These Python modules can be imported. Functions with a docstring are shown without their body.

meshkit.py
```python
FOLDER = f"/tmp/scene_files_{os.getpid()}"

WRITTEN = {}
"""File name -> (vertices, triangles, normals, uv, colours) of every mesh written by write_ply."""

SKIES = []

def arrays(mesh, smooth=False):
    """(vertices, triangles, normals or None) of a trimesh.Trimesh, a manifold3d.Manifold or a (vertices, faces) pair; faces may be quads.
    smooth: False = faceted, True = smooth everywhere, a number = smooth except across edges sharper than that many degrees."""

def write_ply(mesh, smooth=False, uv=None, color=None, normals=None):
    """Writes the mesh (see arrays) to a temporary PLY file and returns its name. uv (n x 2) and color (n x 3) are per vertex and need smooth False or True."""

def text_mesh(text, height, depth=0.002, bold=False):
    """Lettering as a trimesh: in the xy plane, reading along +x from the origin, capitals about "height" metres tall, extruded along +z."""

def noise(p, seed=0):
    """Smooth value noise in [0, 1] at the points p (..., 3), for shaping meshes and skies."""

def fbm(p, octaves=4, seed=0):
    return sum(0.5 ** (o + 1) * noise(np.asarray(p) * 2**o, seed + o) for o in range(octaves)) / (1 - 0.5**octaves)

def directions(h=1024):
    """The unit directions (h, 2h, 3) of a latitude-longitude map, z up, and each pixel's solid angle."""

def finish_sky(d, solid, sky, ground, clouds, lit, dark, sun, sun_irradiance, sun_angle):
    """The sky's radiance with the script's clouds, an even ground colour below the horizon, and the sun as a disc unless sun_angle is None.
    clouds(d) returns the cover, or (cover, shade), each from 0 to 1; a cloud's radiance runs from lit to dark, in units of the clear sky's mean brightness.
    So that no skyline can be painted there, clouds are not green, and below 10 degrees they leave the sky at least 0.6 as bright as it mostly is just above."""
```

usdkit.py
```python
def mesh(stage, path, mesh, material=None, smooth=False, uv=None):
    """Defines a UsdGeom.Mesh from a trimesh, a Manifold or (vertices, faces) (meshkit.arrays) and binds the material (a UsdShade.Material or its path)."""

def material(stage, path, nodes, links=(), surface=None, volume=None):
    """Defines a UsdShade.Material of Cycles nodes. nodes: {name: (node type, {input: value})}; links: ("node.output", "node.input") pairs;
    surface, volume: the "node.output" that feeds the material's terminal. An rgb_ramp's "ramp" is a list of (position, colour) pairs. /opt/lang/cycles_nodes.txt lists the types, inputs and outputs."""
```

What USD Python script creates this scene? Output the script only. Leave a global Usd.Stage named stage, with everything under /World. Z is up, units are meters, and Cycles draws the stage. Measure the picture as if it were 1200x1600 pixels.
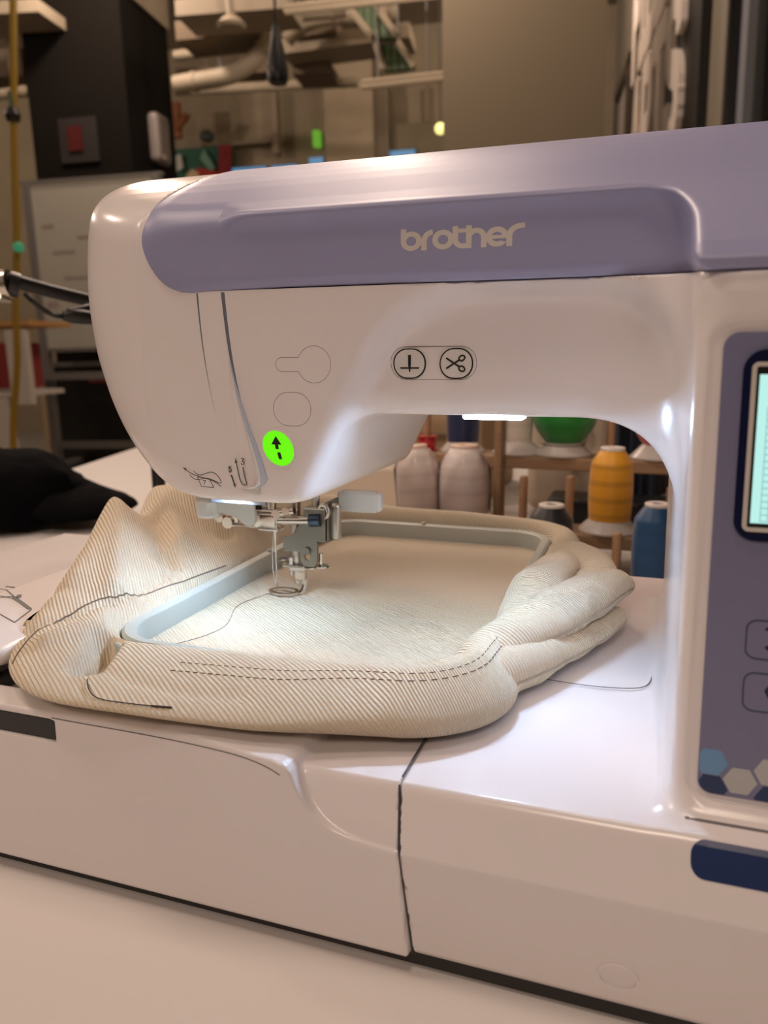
import math, random
import numpy as np, trimesh, manifold3d as m3, shapely, shapely.geometry as sg
import usdkit, meshkit
from scipy import ndimage
from scipy.interpolate import CubicSpline, PchipInterpolator, splprep, splev
from pxr import Usd, UsdGeom, UsdLux, UsdShade, Gf, Sdf, Vt

stage = Usd.Stage.CreateInMemory()
UsdGeom.SetStageUpAxis(stage, UsdGeom.Tokens.z)
UsdGeom.SetStageMetersPerUnit(stage, 1.0)
UsdGeom.Xform.Define(stage, '/World')
RNG = np.random.default_rng(7)

# ------------------------------------------------------------------ camera
F = 1200.0                                            # focal length in pixels of the 1200 x 1600 picture
nad = np.array([32, 5900, 1200.0]); nad /= np.linalg.norm(nad)
Xc = np.array([3550, 225, -1200.0]); Xc -= nad * (Xc @ nad); Xc /= np.linalg.norm(Xc)
Zc = -nad; Yc = np.cross(Zc, Xc); RW = np.stack([Xc, Yc, Zc])      # world = RW @ (right, down, forward)
CAM = np.array([0.20019, -0.38663, 0.214])
cam = UsdGeom.Camera.Define(stage, '/World/camera')
M = np.eye(4); M[0, :3] = RW[:, 0]; M[1, :3] = -RW[:, 1]; M[2, :3] = -RW[:, 2]; M[3, :3] = CAM
cam.AddTransformOp().Set(Gf.Matrix4d(*M.ravel()))
cam.CreateHorizontalApertureAttr(6.0); cam.CreateVerticalApertureAttr(8.0); cam.CreateFocalLengthAttr(6.0)
cam.CreateClippingRangeAttr(Gf.Vec2f(0.01, 100))
cam.CreateFStopAttr(2.5); cam.CreateFocusDistanceAttr(0.345)
cam.CreateExposureAttr(0.0)

# ------------------------------------------------------------------ lights
def rect_light(name, pos, target, w, h, color, power, spread=None):
    L = UsdLux.RectLight.Define(stage, '/World/' + name)
    p, t = np.array(pos, float), np.array(target, float)
    z = p - t; z /= np.linalg.norm(z); x = np.cross([0, 1.0, 0.01], z); x /= np.linalg.norm(x); y = np.cross(z, x)
    m = np.eye(4); m[0, :3] = x; m[1, :3] = y; m[2, :3] = z; m[3, :3] = p
    L.AddTransformOp().Set(Gf.Matrix4d(*m.ravel()))
    L.CreateWidthAttr(w); L.CreateHeightAttr(h); L.CreateColorAttr(Gf.Vec3f(*color)); L.CreateIntensityAttr(power / (w * h * math.pi))
    return L
WARM = (1.0, 0.775, 0.635)
def sphere_light(name, pos, r, color, power):
    L = UsdLux.SphereLight.Define(stage, '/World/' + name)
    L.AddTranslateOp().Set(Gf.Vec3d(*map(float, pos))); L.CreateRadiusAttr(r); L.CreateColorAttr(Gf.Vec3f(*color)); L.CreateIntensityAttr(power / (4 * math.pi * math.pi * r * r))
    return L
# ceiling lamps above table and behind machine; the fills are added out of view
rect_light('ceiling_lamp_front', (0.10, -0.70, 2.25), (0.05, -0.05, 0), 0.25, 0.25, WARM, 7)
rect_light('front_fill', (0.25, -2.3, 1.85), (0.05, -0.05, 0.1), 0.6, 0.4, WARM, 18)  # added low light, lifts the upright front faces against the bed
rect_light('left_fill', (-1.3, -0.25, 2.3), (0.0, 0.2, 0.1), 0.5, 0.5, WARM, 16)  # added light for the white cones and the left of the table
rect_light('ceiling_lamp_behind', (-0.62, 1.35, 2.0), (0.0, 0.2, 0.2), 0.8, 0.30, WARM, 10)
def room_point(u, v, w):
    n = np.array([150, 5900, 1200.0]); n /= np.linalg.norm(n); V = np.array([221, -240, 1200.0]); V -= n * (V @ n); V /= np.linalg.norm(V)
    return CAM + RW @ np.stack([np.cross(V, -n), V, -n], 1) @ np.array([u, v, w])
for k, (u, v, w, pw) in enumerate(((-3.2, 5.6, 3.3, 150), (-7.5, 6.5, 3.3, 150), (-0.9, 4.2, 2.9, 95), (-4.5, 1.5, 3.2, 85), (0.2, 7.2, 3.5, 80))):
    sphere_light(f'background_fill_{k}', room_point(u, v, w), 0.12, WARM, pw)  # added unseen lights that brighten the background and the ducts
# the machine's own two lamps
rect_light('arm_lamp', (0.136, -0.052, 0.1858), (0.136, -0.100, 0.128), 0.024, 0.006, (0.47, 0.69, 1.0), 0.25)
rect_light('needle_lamp', (0.006, -0.0545, 0.1458), (-0.014, -0.064, 0.085), 0.014, 0.005, (0.48, 0.71, 0.98), 0.145)

# ------------------------------------------------------------------ helpers
used = {}
def numbered(path):
    n = used.get(path, 0); used[path] = n + 1
    return path if n == 0 else f'{path}_{n:03d}'
def tag(p, label=None, cat=None, group=None, kind=None):
    p = p.GetPrim() if hasattr(p, 'GetPrim') else p
    for k, v in (('label', label), ('category', cat), ('group', group), ('kind', kind)):
        if v: p.SetCustomDataByKey(k, v)
    return p
def thing(name, label, cat, loc=(0, 0, 0), rotz=0, group=None):
    x = UsdGeom.Xform.Define(stage, numbered('/World/' + name))
    x.AddTranslateOp().Set(Gf.Vec3d(*map(float, loc)))
    if rotz: x.AddRotateZOp().Set(float(rotz))
    return tag(x, label, cat, group)
def obj(name, mesh, mat, parent=None, smooth=30, label=None, normals=None, uv=None):
    base = parent.GetPath() if parent is not None else '/World'
    path = numbered(f'{base}/{name}')
    if normals is not None:
        v, f = mesh
        m = usdkit.mesh(stage, path, (v, f), mat, smooth=False, uv=uv)
        m.CreateNormalsAttr(Vt.Vec3fArray.FromNumpy(normals.astype(np.float32))); m.SetNormalsInterpolation('vertex')
    else:
        m = usdkit.mesh(stage, path, mesh, mat, smooth=smooth, uv=uv)
    if label: tag(m, label)
    return m.GetPrim()

def mat(name, nodes, links=(), surface='p.BSDF', volume=None):
    return usdkit.material(stage, '/World/Looks/' + name, nodes, links, surface, volume)
def plain(name, color, rough=0.5, metallic=0.0, coat=0.0, **kw):
    d = dict(base_color=color, roughness=rough, metallic=metallic, coat_weight=coat, **kw)
    return mat(name, {'p': ('principled_bsdf', d)})

def smax(a, b, k):
    h = np.maximum(k - np.abs(a - b), 0) / k
    return np.maximum(a, b) + h * h * k * 0.25
def smin(a, b, k): return -smax(-a, -b, k)
def poly_sdf(pts, a, b):
    """signed distance of 2-D points (a, b) to a closed polygon, negative inside"""
    pts = np.asarray(pts, float); n = len(pts)
    d = None; s = None
    for i in range(n):
        p, q = pts[i], pts[(i + 1) % n]
        ex, ey = q - p
        wx, wy = a - p[0], b - p[1]
        t = np.clip((wx * ex + wy * ey) / (ex * ex + ey * ey + 1e-18), 0, 1)
        dd = (wx - ex * t) ** 2 + (wy - ey * t) ** 2
        c1, c2, c3 = b >= p[1], b < q[1], ex * wy > ey * wx
        flip = (c1 & c2 & c3) | (~c1 & ~c2 & ~c3)
        if d is None: d, s = dd, np.where(flip, -1.0, 1.0)
        else: d, s = np.minimum(d, dd), np.where(flip, -s, s)
    return s * np.sqrt(d)

class Grid2:
    """a smooth look-up of a polygon's signed distance"""
    def __init__(self, pts, lo, hi, h=.001):
        self.lo, self.h = np.asarray(lo, float), h
        n = np.ceil((np.asarray(hi) - lo) / h).astype(int) + 1
        a, b = np.meshgrid(*[self.lo[k] + np.arange(n[k]) * h for k in (0, 1)], indexing='ij')
        self.c = ndimage.spline_filter(poly_sdf(pts, a, b), order=3)
    def __call__(self, a, b):
        a, b = np.broadcast_arrays(a, b)
        return ndimage.map_coordinates(self.c, [(a - self.lo[0]) / self.h, (b - self.lo[1]) / self.h], order=3, prefilter=False, mode='nearest')

def isosurface(f, lo, hi, h, B=8, newton=2):
    """surface nets of f = 0 (negative inside), evaluated only in blocks near the surface; returns vertices, quads, normals"""
    lo = np.asarray(lo, float); n = np.ceil((np.asarray(hi) - lo) / h / B).astype(int)
    c = np.stack(np.meshgrid(*[np.arange(k) for k in n], indexing='ij'), -1).reshape(-1, 3)
    ctr = lo + (c + 0.5) * B * h
    v = f(ctr[:, 0], ctr[:, 1], ctr[:, 2])
    c = c[np.abs(v) < B * h * 1.75]
    G = n * B + 2
    cells, verts, quads = [], [], []
    ids_all = []
    corner = np.array([(i, j, k) for i in (0, 1) for j in (0, 1) for k in (0, 1)])
    edges = [(a, b) for a in range(8) for b in range(a + 1, 8) if np.abs(corner[a] - corner[b]).sum() == 1]
    for s in range(0, len(c), 1500):
        cb = c[s:s + 1500]
        g = cb[:, :, None] * B + np.arange(B + 1)
        x, y, z = (lo[a] + g[:, a] * h for a in range(3))
        V = f(x[:, :, None, None], y[:, None, :, None], z[:, None, None, :])
        V = np.broadcast_to(V, (len(cb), B + 1, B + 1, B + 1))
        cor = np.stack([V[:, i:B + i, j:B + j, k:B + k] for i, j, k in corner], -1)
        ins = cor < 0
        act = ins.any(-1) & ~ins.all(-1)
        bi, i, j, k = np.nonzero(act)
        vals = cor[bi, i, j, k]
        base = np.stack([cb[bi, 0] * B + i, cb[bi, 1] * B + j, cb[bi, 2] * B + k], -1)
        acc = np.zeros((len(bi), 3)); cnt = np.zeros(len(bi))
        for a, b in edges:
            va, vb = vals[:, a], vals[:, b]
            m = (va < 0) != (vb < 0)
            t = np.where(m, va / np.where(m, va - vb, 1), 0)
            acc += np.where(m[:, None], corner[a] + (corner[b] - corner[a]) * t[:, None], 0); cnt += m
        verts.append(lo + (base + acc / cnt[:, None]) * h)
        ids_all.append((base[:, 0] * G[1] + base[:, 1]) * G[2] + base[:, 2])
        for ax in range(3):                            # edges owned by grid points with local index < B
            A = V[:, :B, :B, :B]
            Bv = (V[:, 1:, :B, :B], V[:, :B, 1:, :B], V[:, :B, :B, 1:])[ax]
            m = (A < 0) != (Bv < 0)
            bi, i, j, k = np.nonzero(m)
            p = np.stack([cb[bi, 0] * B + i, cb[bi, 1] * B + j, cb[bi, 2] * B + k], -1)
            o1, o2 = np.eye(3, dtype=int)[(ax + 1) % 3], np.eye(3, dtype=int)[(ax + 2) % 3]
            q = np.stack([p - o1 - o2, p - o2, p, p - o1], 1)
            flip = A[bi, i, j, k] >= 0
            q[flip] = q[flip][:, ::-1]
            quads.append((q[..., 0] * G[1] + q[..., 1]) * G[2] + q[..., 2])
    ids = np.concatenate(ids_all); v = np.concatenate(verts); q = np.concatenate(quads)
    order = np.argsort(ids); ids, v = ids[order], v[order]
    at = np.clip(np.searchsorted(ids, q), 0, len(ids) - 1)
    q = at[(ids[at] == q).all(1)]
    def grad(p, e=h * 0.12):
        return np.stack([f(*(p + d).T) - f(*(p - d).T) for d in np.eye(3) * e], -1) / (2 * e)
    for _ in range(newton):
        g = grad(v); g2 = np.maximum((g * g).sum(1), 0.05)
        step = -(f(*v.T) / g2)[:, None] * g
        ln = np.linalg.norm(step, axis=1, keepdims=True)
        v = v + step * np.minimum(1, 0.5 * h / np.maximum(ln, 1e-12))
    nrm = grad(v); nrm /= np.linalg.norm(nrm, axis=1, keepdims=True) + 1e-12
    return v, q, nrm
def iso_obj(name, f, lo, hi, h, m, parent, label=None):
    v, q, n = isosurface(f, lo, hi, h)
    return obj(name, (v, q), m, parent, normals=n, label=label)

# ------------------------------------------------------------------ materials
M_white = plain('glossy_white_plastic', (0.82, 0.775, 0.775), 0.22, specular_ior_level=0.5)
M_lav = plain('lavender_plastic', (0.315, 0.325, 0.52), 0.42)
M_table = plain('white_laminate', (0.82, 0.775, 0.745), 0.35)

# ------------------------------------------------------------------ sewing machine casing
HEAD_Y, ARM_Y, TOW_Y, COV_Y = -0.080, -0.070, -0.148, -0.0815
_zl = np.array([.10, .130, .148, .158, .1785, .200, .2203, .2441, .2672, .285, .32])
_xl = np.array([.04, -.006, -.034, -.0495, -.0670, -.0770, -.0825, -.0848, -.0830, -.079, -.069])
xl_of = PchipInterpolator(_zl, _xl)
def g_left(x, y, z, off=0.0):
    xl = xl_of(np.clip(z, .10, .32)); Rx = 0.014 - xl; Ry = 0.052; y0 = HEAD_Y + Ry
    u = np.maximum(Rx - (x - xl), 0) / (Rx + off); w = np.maximum(y0 - y, 0) / (Ry + off)
    return (np.sqrt(u * u + w * w) - 1) * Ry
_s = np.array([(.050, .120), (.0565, .1500), (.066, .170), (.0750, .188), (.0880, .2117), (.1055, .2308), (.1265, .2388), (.150, .2412), (.26, .2430)])
_t = np.r_[0, np.cumsum(np.linalg.norm(np.diff(_s, axis=0), axis=1))]
_ss = CubicSpline(_t, _s)(np.linspace(0, _t[-1], 36))
S_POLY = np.vstack([_ss, [(.26, .5), (-.5, .5), (-.5, .120)]])
def top_profile(o):
    k = np.array([(-.1512, .2330), (-.1490, .2395), (-.1400, .2465), (-.115, .2592), (COV_Y, .2748), (-.060, .2880), (-.035, .3010), (-.010, .3085), (.02, .3110), (.055, .3075), (.078, .297), (.0865, .275)]) + [0, o]
    t = np.r_[0, np.cumsum(np.linalg.norm(np.diff(k, axis=0), axis=1))]
    return np.vstack([[(-.1515, -.3)], CubicSpline(t, k)(np.linspace(0, t[-1], 34)), [(.0865, -.3)]])
PROF_GRID = Grid2(top_profile(0.0), (-.20, -.02), (.15, .35))
BPROF_GRID = Grid2(top_profile(-.0012), (-.20, -.02), (.15, .35))
S_GRID = Grid2(S_POLY, (-.13, .0), (.40, .35))
BASE = [(-.1608, .0072), (-.165, .0475), (-.156, .0700), (.135, .0700), (.135, .0072)]
def xt_of(z): return 0.2140 - (z - .07) * 0.019
def f_base(x, y, z):
    b = poly_sdf(BASE, y, z)
    b = smax(b, z - 0.0700, .004)
    return b
def seam_x(z): return np.interp(z, [.004, .0475, .07, .08], [.1323, .1285, .1262, .126])
def f_upper(x, y, z):
    head = smax(g_left(x, y, z), S_GRID(x, z), .012)
    head = smax(head, .1478 - z, .007)
    arm = smax(np.maximum(ARM_Y - y, -.02 - x), .1885 - z, .013)
    tow = smax(smax(xt_of(z) - x, TOW_Y - y, .010), y - .10, .01)
    u = smin(head, arm, .010)
    u = smin(u, tow, .040)
    u = smax(u, BPROF_GRID(y, z), .012)
    return np.maximum(u, .05 - z)
def f_body(x, y, z):
    base = smax(f_base(x, y, z), seam_x(z) - x, .0006)
    b = np.maximum(smin(f_upper(x, y, z), base, .012), x - .365)
    b = smax(b, -smax(PANEL_GRID(x, z), y + .1456, .0006), .0035)          # shallow recess of the control panel
    return smax(b, -.0022 - f_cut(x, y, z), .0006)
def f_cut(x, y, z):
    return np.maximum(COV_GRID(x, z), .2400 + (y - COV_Y) * .085 - z)
def f_cover(x, y, z):
    prof = PROF_GRID(y, z)
    c = smax(prof, g_left(x, y, z, .0015) - .0015 - .6 * np.maximum(x - .02, 0), .012)
    c = smax(c, prof + 0 * x, .001)
    # pocket of the front panel
    r = .022
    px_, pz_ = x - (.2095 - r), z - (.2748 - r)
    p2 = np.sqrt(np.maximum(px_, 0) ** 2 + np.maximum(pz_, 0) ** 2) + np.minimum(np.maximum(px_, pz_), 0) - r
    pocket = smax(p2, y - COV_Y, .014)
    c = smax(c, -pocket, .0025)
    k = f_cut(x, y, z)
    c = smax(c, k, .0012)
    # chamfer band along the lower and left edge
    c = smax(c, c * .9 + (k + .0062) * np.interp(x, [.0, .05], [.22, .60]), .001)
    return c
_k = np.array([(-.012, .330), (-.0135, .312), (-.0160, .300), (-.0195, .2925), (-.0217, .2865), (-.0222, .2800), (-.0222, .2740), (-.0230, .2685), (-.0226, .2630), (-.0193, .2546), (-.0150, .2489), (-.0087, .2439), (.0007, .2408), (.0106, .2400)])
_t = np.r_[0, np.cumsum(np.linalg.norm(np.diff(_k, axis=0), axis=1))]
COV_L = CubicSpline(_t, _k)(np.linspace(0, _t[-1], 40))
COV_POLY = np.vstack([[(-.012, .5)], COV_L, [(.014, .2398), (.016, .225), (.6, .225), (.6, .5)]])
COV_GRID = Grid2(COV_POLY, (-.12, .0), (.40, .35))
def skew(g): return shapely.transform(g, lambda p: np.stack([p[:, 0] - (p[:, 1] - .0785) * .0195, p[:, 1]], 1))
PANEL_SHAPE = skew(sg.box(.2258, .0829, .45, .2156).buffer(.0044, 12))
PANEL_POLY = np.array(PANEL_SHAPE.buffer(.0017).exterior.coords)[:-1]
PANEL_GRID = Grid2(PANEL_POLY, (.18, .0), (.40, .35))
# == build
def solve_y(f, x, z, y0=-.18, n=34):
    """front surface: the first y at which a ray along +y through (x, z) meets f = 0"""
    y = np.full(np.shape(x), y0)
    for _ in range(n):
        y = y + np.clip(f(x, y, z), -.01, .04) * .92
    return y
def polys(g):
    return [p for p in getattr(g, 'geoms', [g]) if p.geom_type == 'Polygon' and p.area > 1e-12]
def plate(g, y, t):
    """a flat shape in (x, z) standing t proud of the plane y, towards the viewer (-y)"""
    out = []
    for p in polys(g):
        m = trimesh.creation.extrude_polygon(p, t, engine='earcut')
        v = np.array(m.vertices); out.append(trimesh.Trimesh(np.stack([v[:, 0], y - v[:, 2], v[:, 1]], 1), m.faces, process=False))
    return trimesh.util.concatenate(out)
def decal(g, f, t=.0002, edge=.003, sink=.0004, cell=.0045):
    """a shape in (x, z) laid on the front surface of f"""
    out = []
    for p in polys(g):
        x0, z0, x1, z1 = p.bounds
        if p.area > .25 * (x1 - x0) * (z1 - z0) and max(x1 - x0, z1 - z0) > 1.5 * cell:          # broad shapes are cut into small cells to follow the surface
            cells = [c for a in np.arange(x0, x1, cell) for b in np.arange(z0, z1, cell) for c in polys(p.intersection(sg.box(a, b, a + cell, b + cell)))]
        else: cells = [p.segmentize(edge)]
        for c in cells:
            m = trimesh.creation.extrude_polygon(c, 1.0, engine='earcut'); v = np.array(m.vertices)
            ys = solve_y(f, v[:, 0], v[:, 1])
            out.append(trimesh.Trimesh(np.stack([v[:, 0], ys + sink - v[:, 2] * (sink + t), v[:, 1]], 1), m.faces, process=False))
    return trimesh.util.concatenate(out)
def line(pts, w, closed=False, cap=1):
    l = sg.LinearRing(pts) if closed else sg.LineString(pts)
    return l.buffer(w / 2, 6, cap_style=cap)
def ring(g, w): return g.difference(g.buffer(-w))
def rrect(x0, z0, x1, z1, r): return sg.box(x0 + r, z0 + r, x1 - r, z1 - r).buffer(r, 10)
def oval(x, z, a, b, rot=0, n=48):
    t = np.linspace(0, 2 * np.pi, n, endpoint=False); c, s = math.cos(rot), math.sin(rot)
    return sg.Polygon(np.stack([x + a * np.cos(t) * c - b * np.sin(t) * s, z + a * np.cos(t) * s + b * np.sin(t) * c], 1))
def spline(pts, n=60, closed=False):
    p = np.asarray(pts, float)
    if closed: p = np.vstack([p, p[:1]])
    t = np.r_[0, np.cumsum(np.maximum(np.linalg.norm(np.diff(p, axis=0), axis=1), 1e-9))]
    return CubicSpline(t, p, bc_type='periodic' if closed else 'not-a-knot')(np.linspace(0, t[-1], n, endpoint=not closed))
def tube(pts, r, sides=10, caps=True):
    p = np.asarray(pts, float); r = np.broadcast_to(r, (len(p),))
    t = np.gradient(p, axis=0); t /= np.linalg.norm(t, axis=1, keepdims=True) + 1e-12
    a = np.cross(t[0], [0, 0, 1.0] if abs(t[0, 2]) < .9 else [1.0, 0, 0]); A = []
    for k in range(len(p)):
        a = a - t[k] * (a @ t[k]); a /= np.linalg.norm(a) + 1e-12; A.append(a)
    A = np.array(A); Bn = np.cross(t, A); g = np.arange(sides) * 2 * np.pi / sides
    v = (p[:, None] + r[:, None, None] * (np.cos(g)[None, :, None] * A[:, None] + np.sin(g)[None, :, None] * Bn[:, None])).reshape(-1, 3)
    i, j = np.meshgrid(np.arange(len(p) - 1), np.arange(sides), indexing='ij')
    q = np.stack([i * sides + j, i * sides + (j + 1) % sides, (i + 1) * sides + (j + 1) % sides, (i + 1) * sides + j], -1).reshape(-1, 4)
    f = np.vstack([q[:, [0, 1, 2]], q[:, [0, 2, 3]]])
    if caps:
        v = np.vstack([v, p[0], p[-1]]); n0 = len(v) - 2; e = (len(p) - 1) * sides; k = np.arange(sides)
        f = np.vstack([f, np.stack([(k + 1) % sides, k, np.full(sides, n0)], 1), np.stack([e + k, e + (k + 1) % sides, np.full(sides, n0 + 1)], 1)])
    return trimesh.Trimesh(v, f, process=False)
def lathe(prof, sides=40):
    """revolve (radius, z) about z; closed profile from axis to axis gives a solid"""
    m = trimesh.creation.revolve(np.asarray(prof, float), sections=sides)
    return m
def rbox(x0, y0, z0, x1, y1, z1, r=.001, n=8):
    """box with rounded edges"""
    sph = m3.Manifold.sphere(r, n)
    return tm(m3.Manifold.batch_hull([sph.translate((x, y, z)) for x in (x0 + r, x1 - r) for y in (y0 + r, y1 - r) for z in (z0 + r, z1 - r)]))
def tm(m):
    a = m.to_mesh(); return trimesh.Trimesh(np.array(a.vert_properties[:, :3], float), np.array(a.tri_verts), process=False)
def cat(*ms): return trimesh.util.concatenate(list(ms))
def moved(m, t=(0, 0, 0), rot=None, axis=(0, 0, 1)):
    m = m.copy()
    if rot is not None: m.apply_transform(trimesh.transformations.rotation_matrix(rot, axis))
    m.apply_translation(t); return m
def cyl(p, q, r, sides=24): return tube([p, (np.array(p) + np.array(q)) / 2, q], r, sides)
def text2d(s, h, bold=False):
    m = meshkit.text_mesh(s, h, .001, bold); v = m.vertices; f = m.faces
    t = f[np.abs(m.face_normals[:, 2] - 1) < 1e-3]
    return shapely.union_all([sg.Polygon(v[k, :2]) for k in t]).buffer(1e-7)

# ------------------------------------------------------------------ more materials
M_lav_panel = plain('lavender_panel', (0.20, 0.205, 0.34), 0.35)
M_navy = plain('navy_gloss', (0.004, 0.008, 0.045), 0.18)
M_navy_label = plain('navy_label', (0.010, 0.030, 0.115), 0.35)
M_lightblue = plain('light_blue_print', (0.16, 0.34, 0.60), 0.4)
M_offwhite = plain('pale_grey_print', (0.50, 0.51, 0.51), 0.4)
M_silver_print = plain('silver_print', (0.70, 0.66, 0.62), 0.40, metallic=0.15)
M_ink = plain('black_ink', (0.012, 0.012, 0.014), 0.45)
M_greyink = plain('grey_ink', (0.10, 0.10, 0.11), 0.45)
M_seam = plain('seam_shadow_grey', (0.16, 0.15, 0.16), 0.6)
M_seamdark = plain('dark_seam', (0.05, 0.05, 0.06), 0.5)
M_black = plain('black_plastic', (0.010, 0.010, 0.011), 0.35)
M_bluegrey = plain('blue_grey_steel', (0.22, 0.25, 0.31), 0.30, metallic=0.3)
M_chrome = plain('chrome', (0.80, 0.77, 0.72), 0.12, metallic=1.0)
M_steel = plain('satin_steel', (0.62, 0.58, 0.52), 0.28, metallic=1.0)
M_button = plain('button_white', (0.72, 0.70, 0.68), 0.35)
M_lever = plain('pale_lever_plastic', (0.80, 0.84, 0.84), 0.25)
M_hoop = plain('grey_green_hoop_plastic', (0.46, 0.49, 0.455), 0.35)
M_led = mat('led_white', {'p': ('principled_bsdf', dict(base_color=(.9, .9, .9), emission_color=(1.0, 1.0, 1.0), emission_strength=14.0))})
M_green = mat('lit_green_button', {'p': ('principled_bsdf', dict(base_color=(.12, .6, .01), roughness=.3, emission_color=(.13, .95, .005), emission_strength=0.75))})
M_screen = mat('lit_display', {'p': ('principled_bsdf', dict(base_color=(.02, .02, .02), roughness=.15, emission_color=(.52, .93, .86), emission_strength=0.95))})
M_screenline = mat('display_lines', {'p': ('principled_bsdf', dict(base_color=(.02, .02, .02), roughness=.2, emission_color=(.25, .52, .55), emission_strength=0.75))})
M_screenblue = mat('display_blue', {'p': ('principled_bsdf', dict(base_color=(.02, .02, .02), roughness=.2, emission_color=(.03, .08, .75), emission_strength=0.8))})

# ------------------------------------------------------------------ sewing machine
machine = thing('sewing_machine', 'white and lavender computerised embroidery sewing machine filling the foreground', 'sewing machine')
iso_obj('body', f_body, (-.10, -.175, .0), (.37, .14, .312), .0014, M_white, machine)
iso_obj('top_cover', f_cover, (-.06, -.16, .22), (.37, .10, .316), .0011, M_lav, machine, 'lavender top cover')

# embroidery unit on the left of the bed
LIP = [(-.50, .0072), (-.50, .0772), (.03, .0772), (.0600, .0766), (.076, .0745), (.0872, .0712), (.0898, .0655), (.0945, .0580), (.1025, .0522), (.114, .0490), (.124, .0480), (.150, .0476), (.150, .0072)]
LIP_GRID = Grid2(np.vstack([spline(LIP[2:11], 40), [LIP[-2], LIP[-1], LIP[0], LIP[1]]]), (-.35, -.02), (.20, .12))
def f_unit(x, y, z):
    b = smax(f_base(x, y, z), np.abs(y + .02) - .145, .004)
    lip = smax(smax(LIP_GRID(x, z), -.1648 - y, .0016), y + .118, .003)
    u = smin(b, lip, .0015)
    u = smax(u, x - seam_x(z) + .0004, .0006)
    u = np.maximum(u, -.26 - x)
    hole = np.maximum(np.maximum(np.maximum(x + .022, -.125 - x), -.1475 - y), np.maximum(.046 - z, y - .125))
    u = smax(u, -hole, .004)
    slot = np.maximum(np.maximum(x + .0145, .0648 - z), np.maximum(z - .0741, y + .150))
    return smax(u, -slot, .001)
unit = iso_obj('embroidery_unit', f_unit, (-.262, -.175, .0), (.135, .14, .085), .0014, M_white, machine)
obj('slot_lining', rbox(-.258, -.1635, .0650, -.0150, -.151, .0739, .0004), M_black, unit, label='black slot in the front of the embroidery unit')
obj('recess_shade_plate', rbox(-.124, -.146, .0455, -.0225, .123, .0475, .0004), M_black, unit, label='black plate painting the shadow under the carriage')  # black plate stands in for the shade inside the recess
def f_carriage(x, y, z):
    b = smax(smax(-.127 - x, x + .0565, .004), smax(-.149 - y, y - .17, .012), .008)
    return smax(b, smax(z - .0908, .0825 - z, .003), .0045)
iso_obj('carriage', f_carriage, (-.135, -.16, .078), (-.05, .18, .095), .0012, M_white, unit)

# icons on the carriage top, drawn flat in (x, y)
def top_plate(g, z, t):
    out = []
    for p in polys(g):
        m = trimesh.creation.extrude_polygon(p, t, engine='earcut'); m.apply_translation((0, 0, z)); out.append(m)
    return cat(*out)
ZC = .0909
hoopicon = sg.Polygon([(-.135, -.083), (-.1085, -.0865), (-.0852, -.0985), (-.0785, -.1165), (-.0951, -.1090), (-.125, -.100)]).buffer(.004).buffer(-.004)
slider = sg.Polygon([(-.150, -.075), (-.1235, -.0755), (-.1105, -.0835), (-.1180, -.0900), (-.145, -.088)]).buffer(.003).buffer(-.003)
arrow = line([(-.1280, -.0712), (-.1235, -.0711)], .0018).union(line([(-.1095, -.0815), (-.1070, -.0845)], .0024))
obj('hoop_symbol', top_plate(ring(hoopicon, .0007).union(line([(-.1095, -.085), (-.0875, -.0975)], .0022)), ZC, .0001), M_greyink, unit, label='printed hoop symbol on the carriage')
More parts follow.
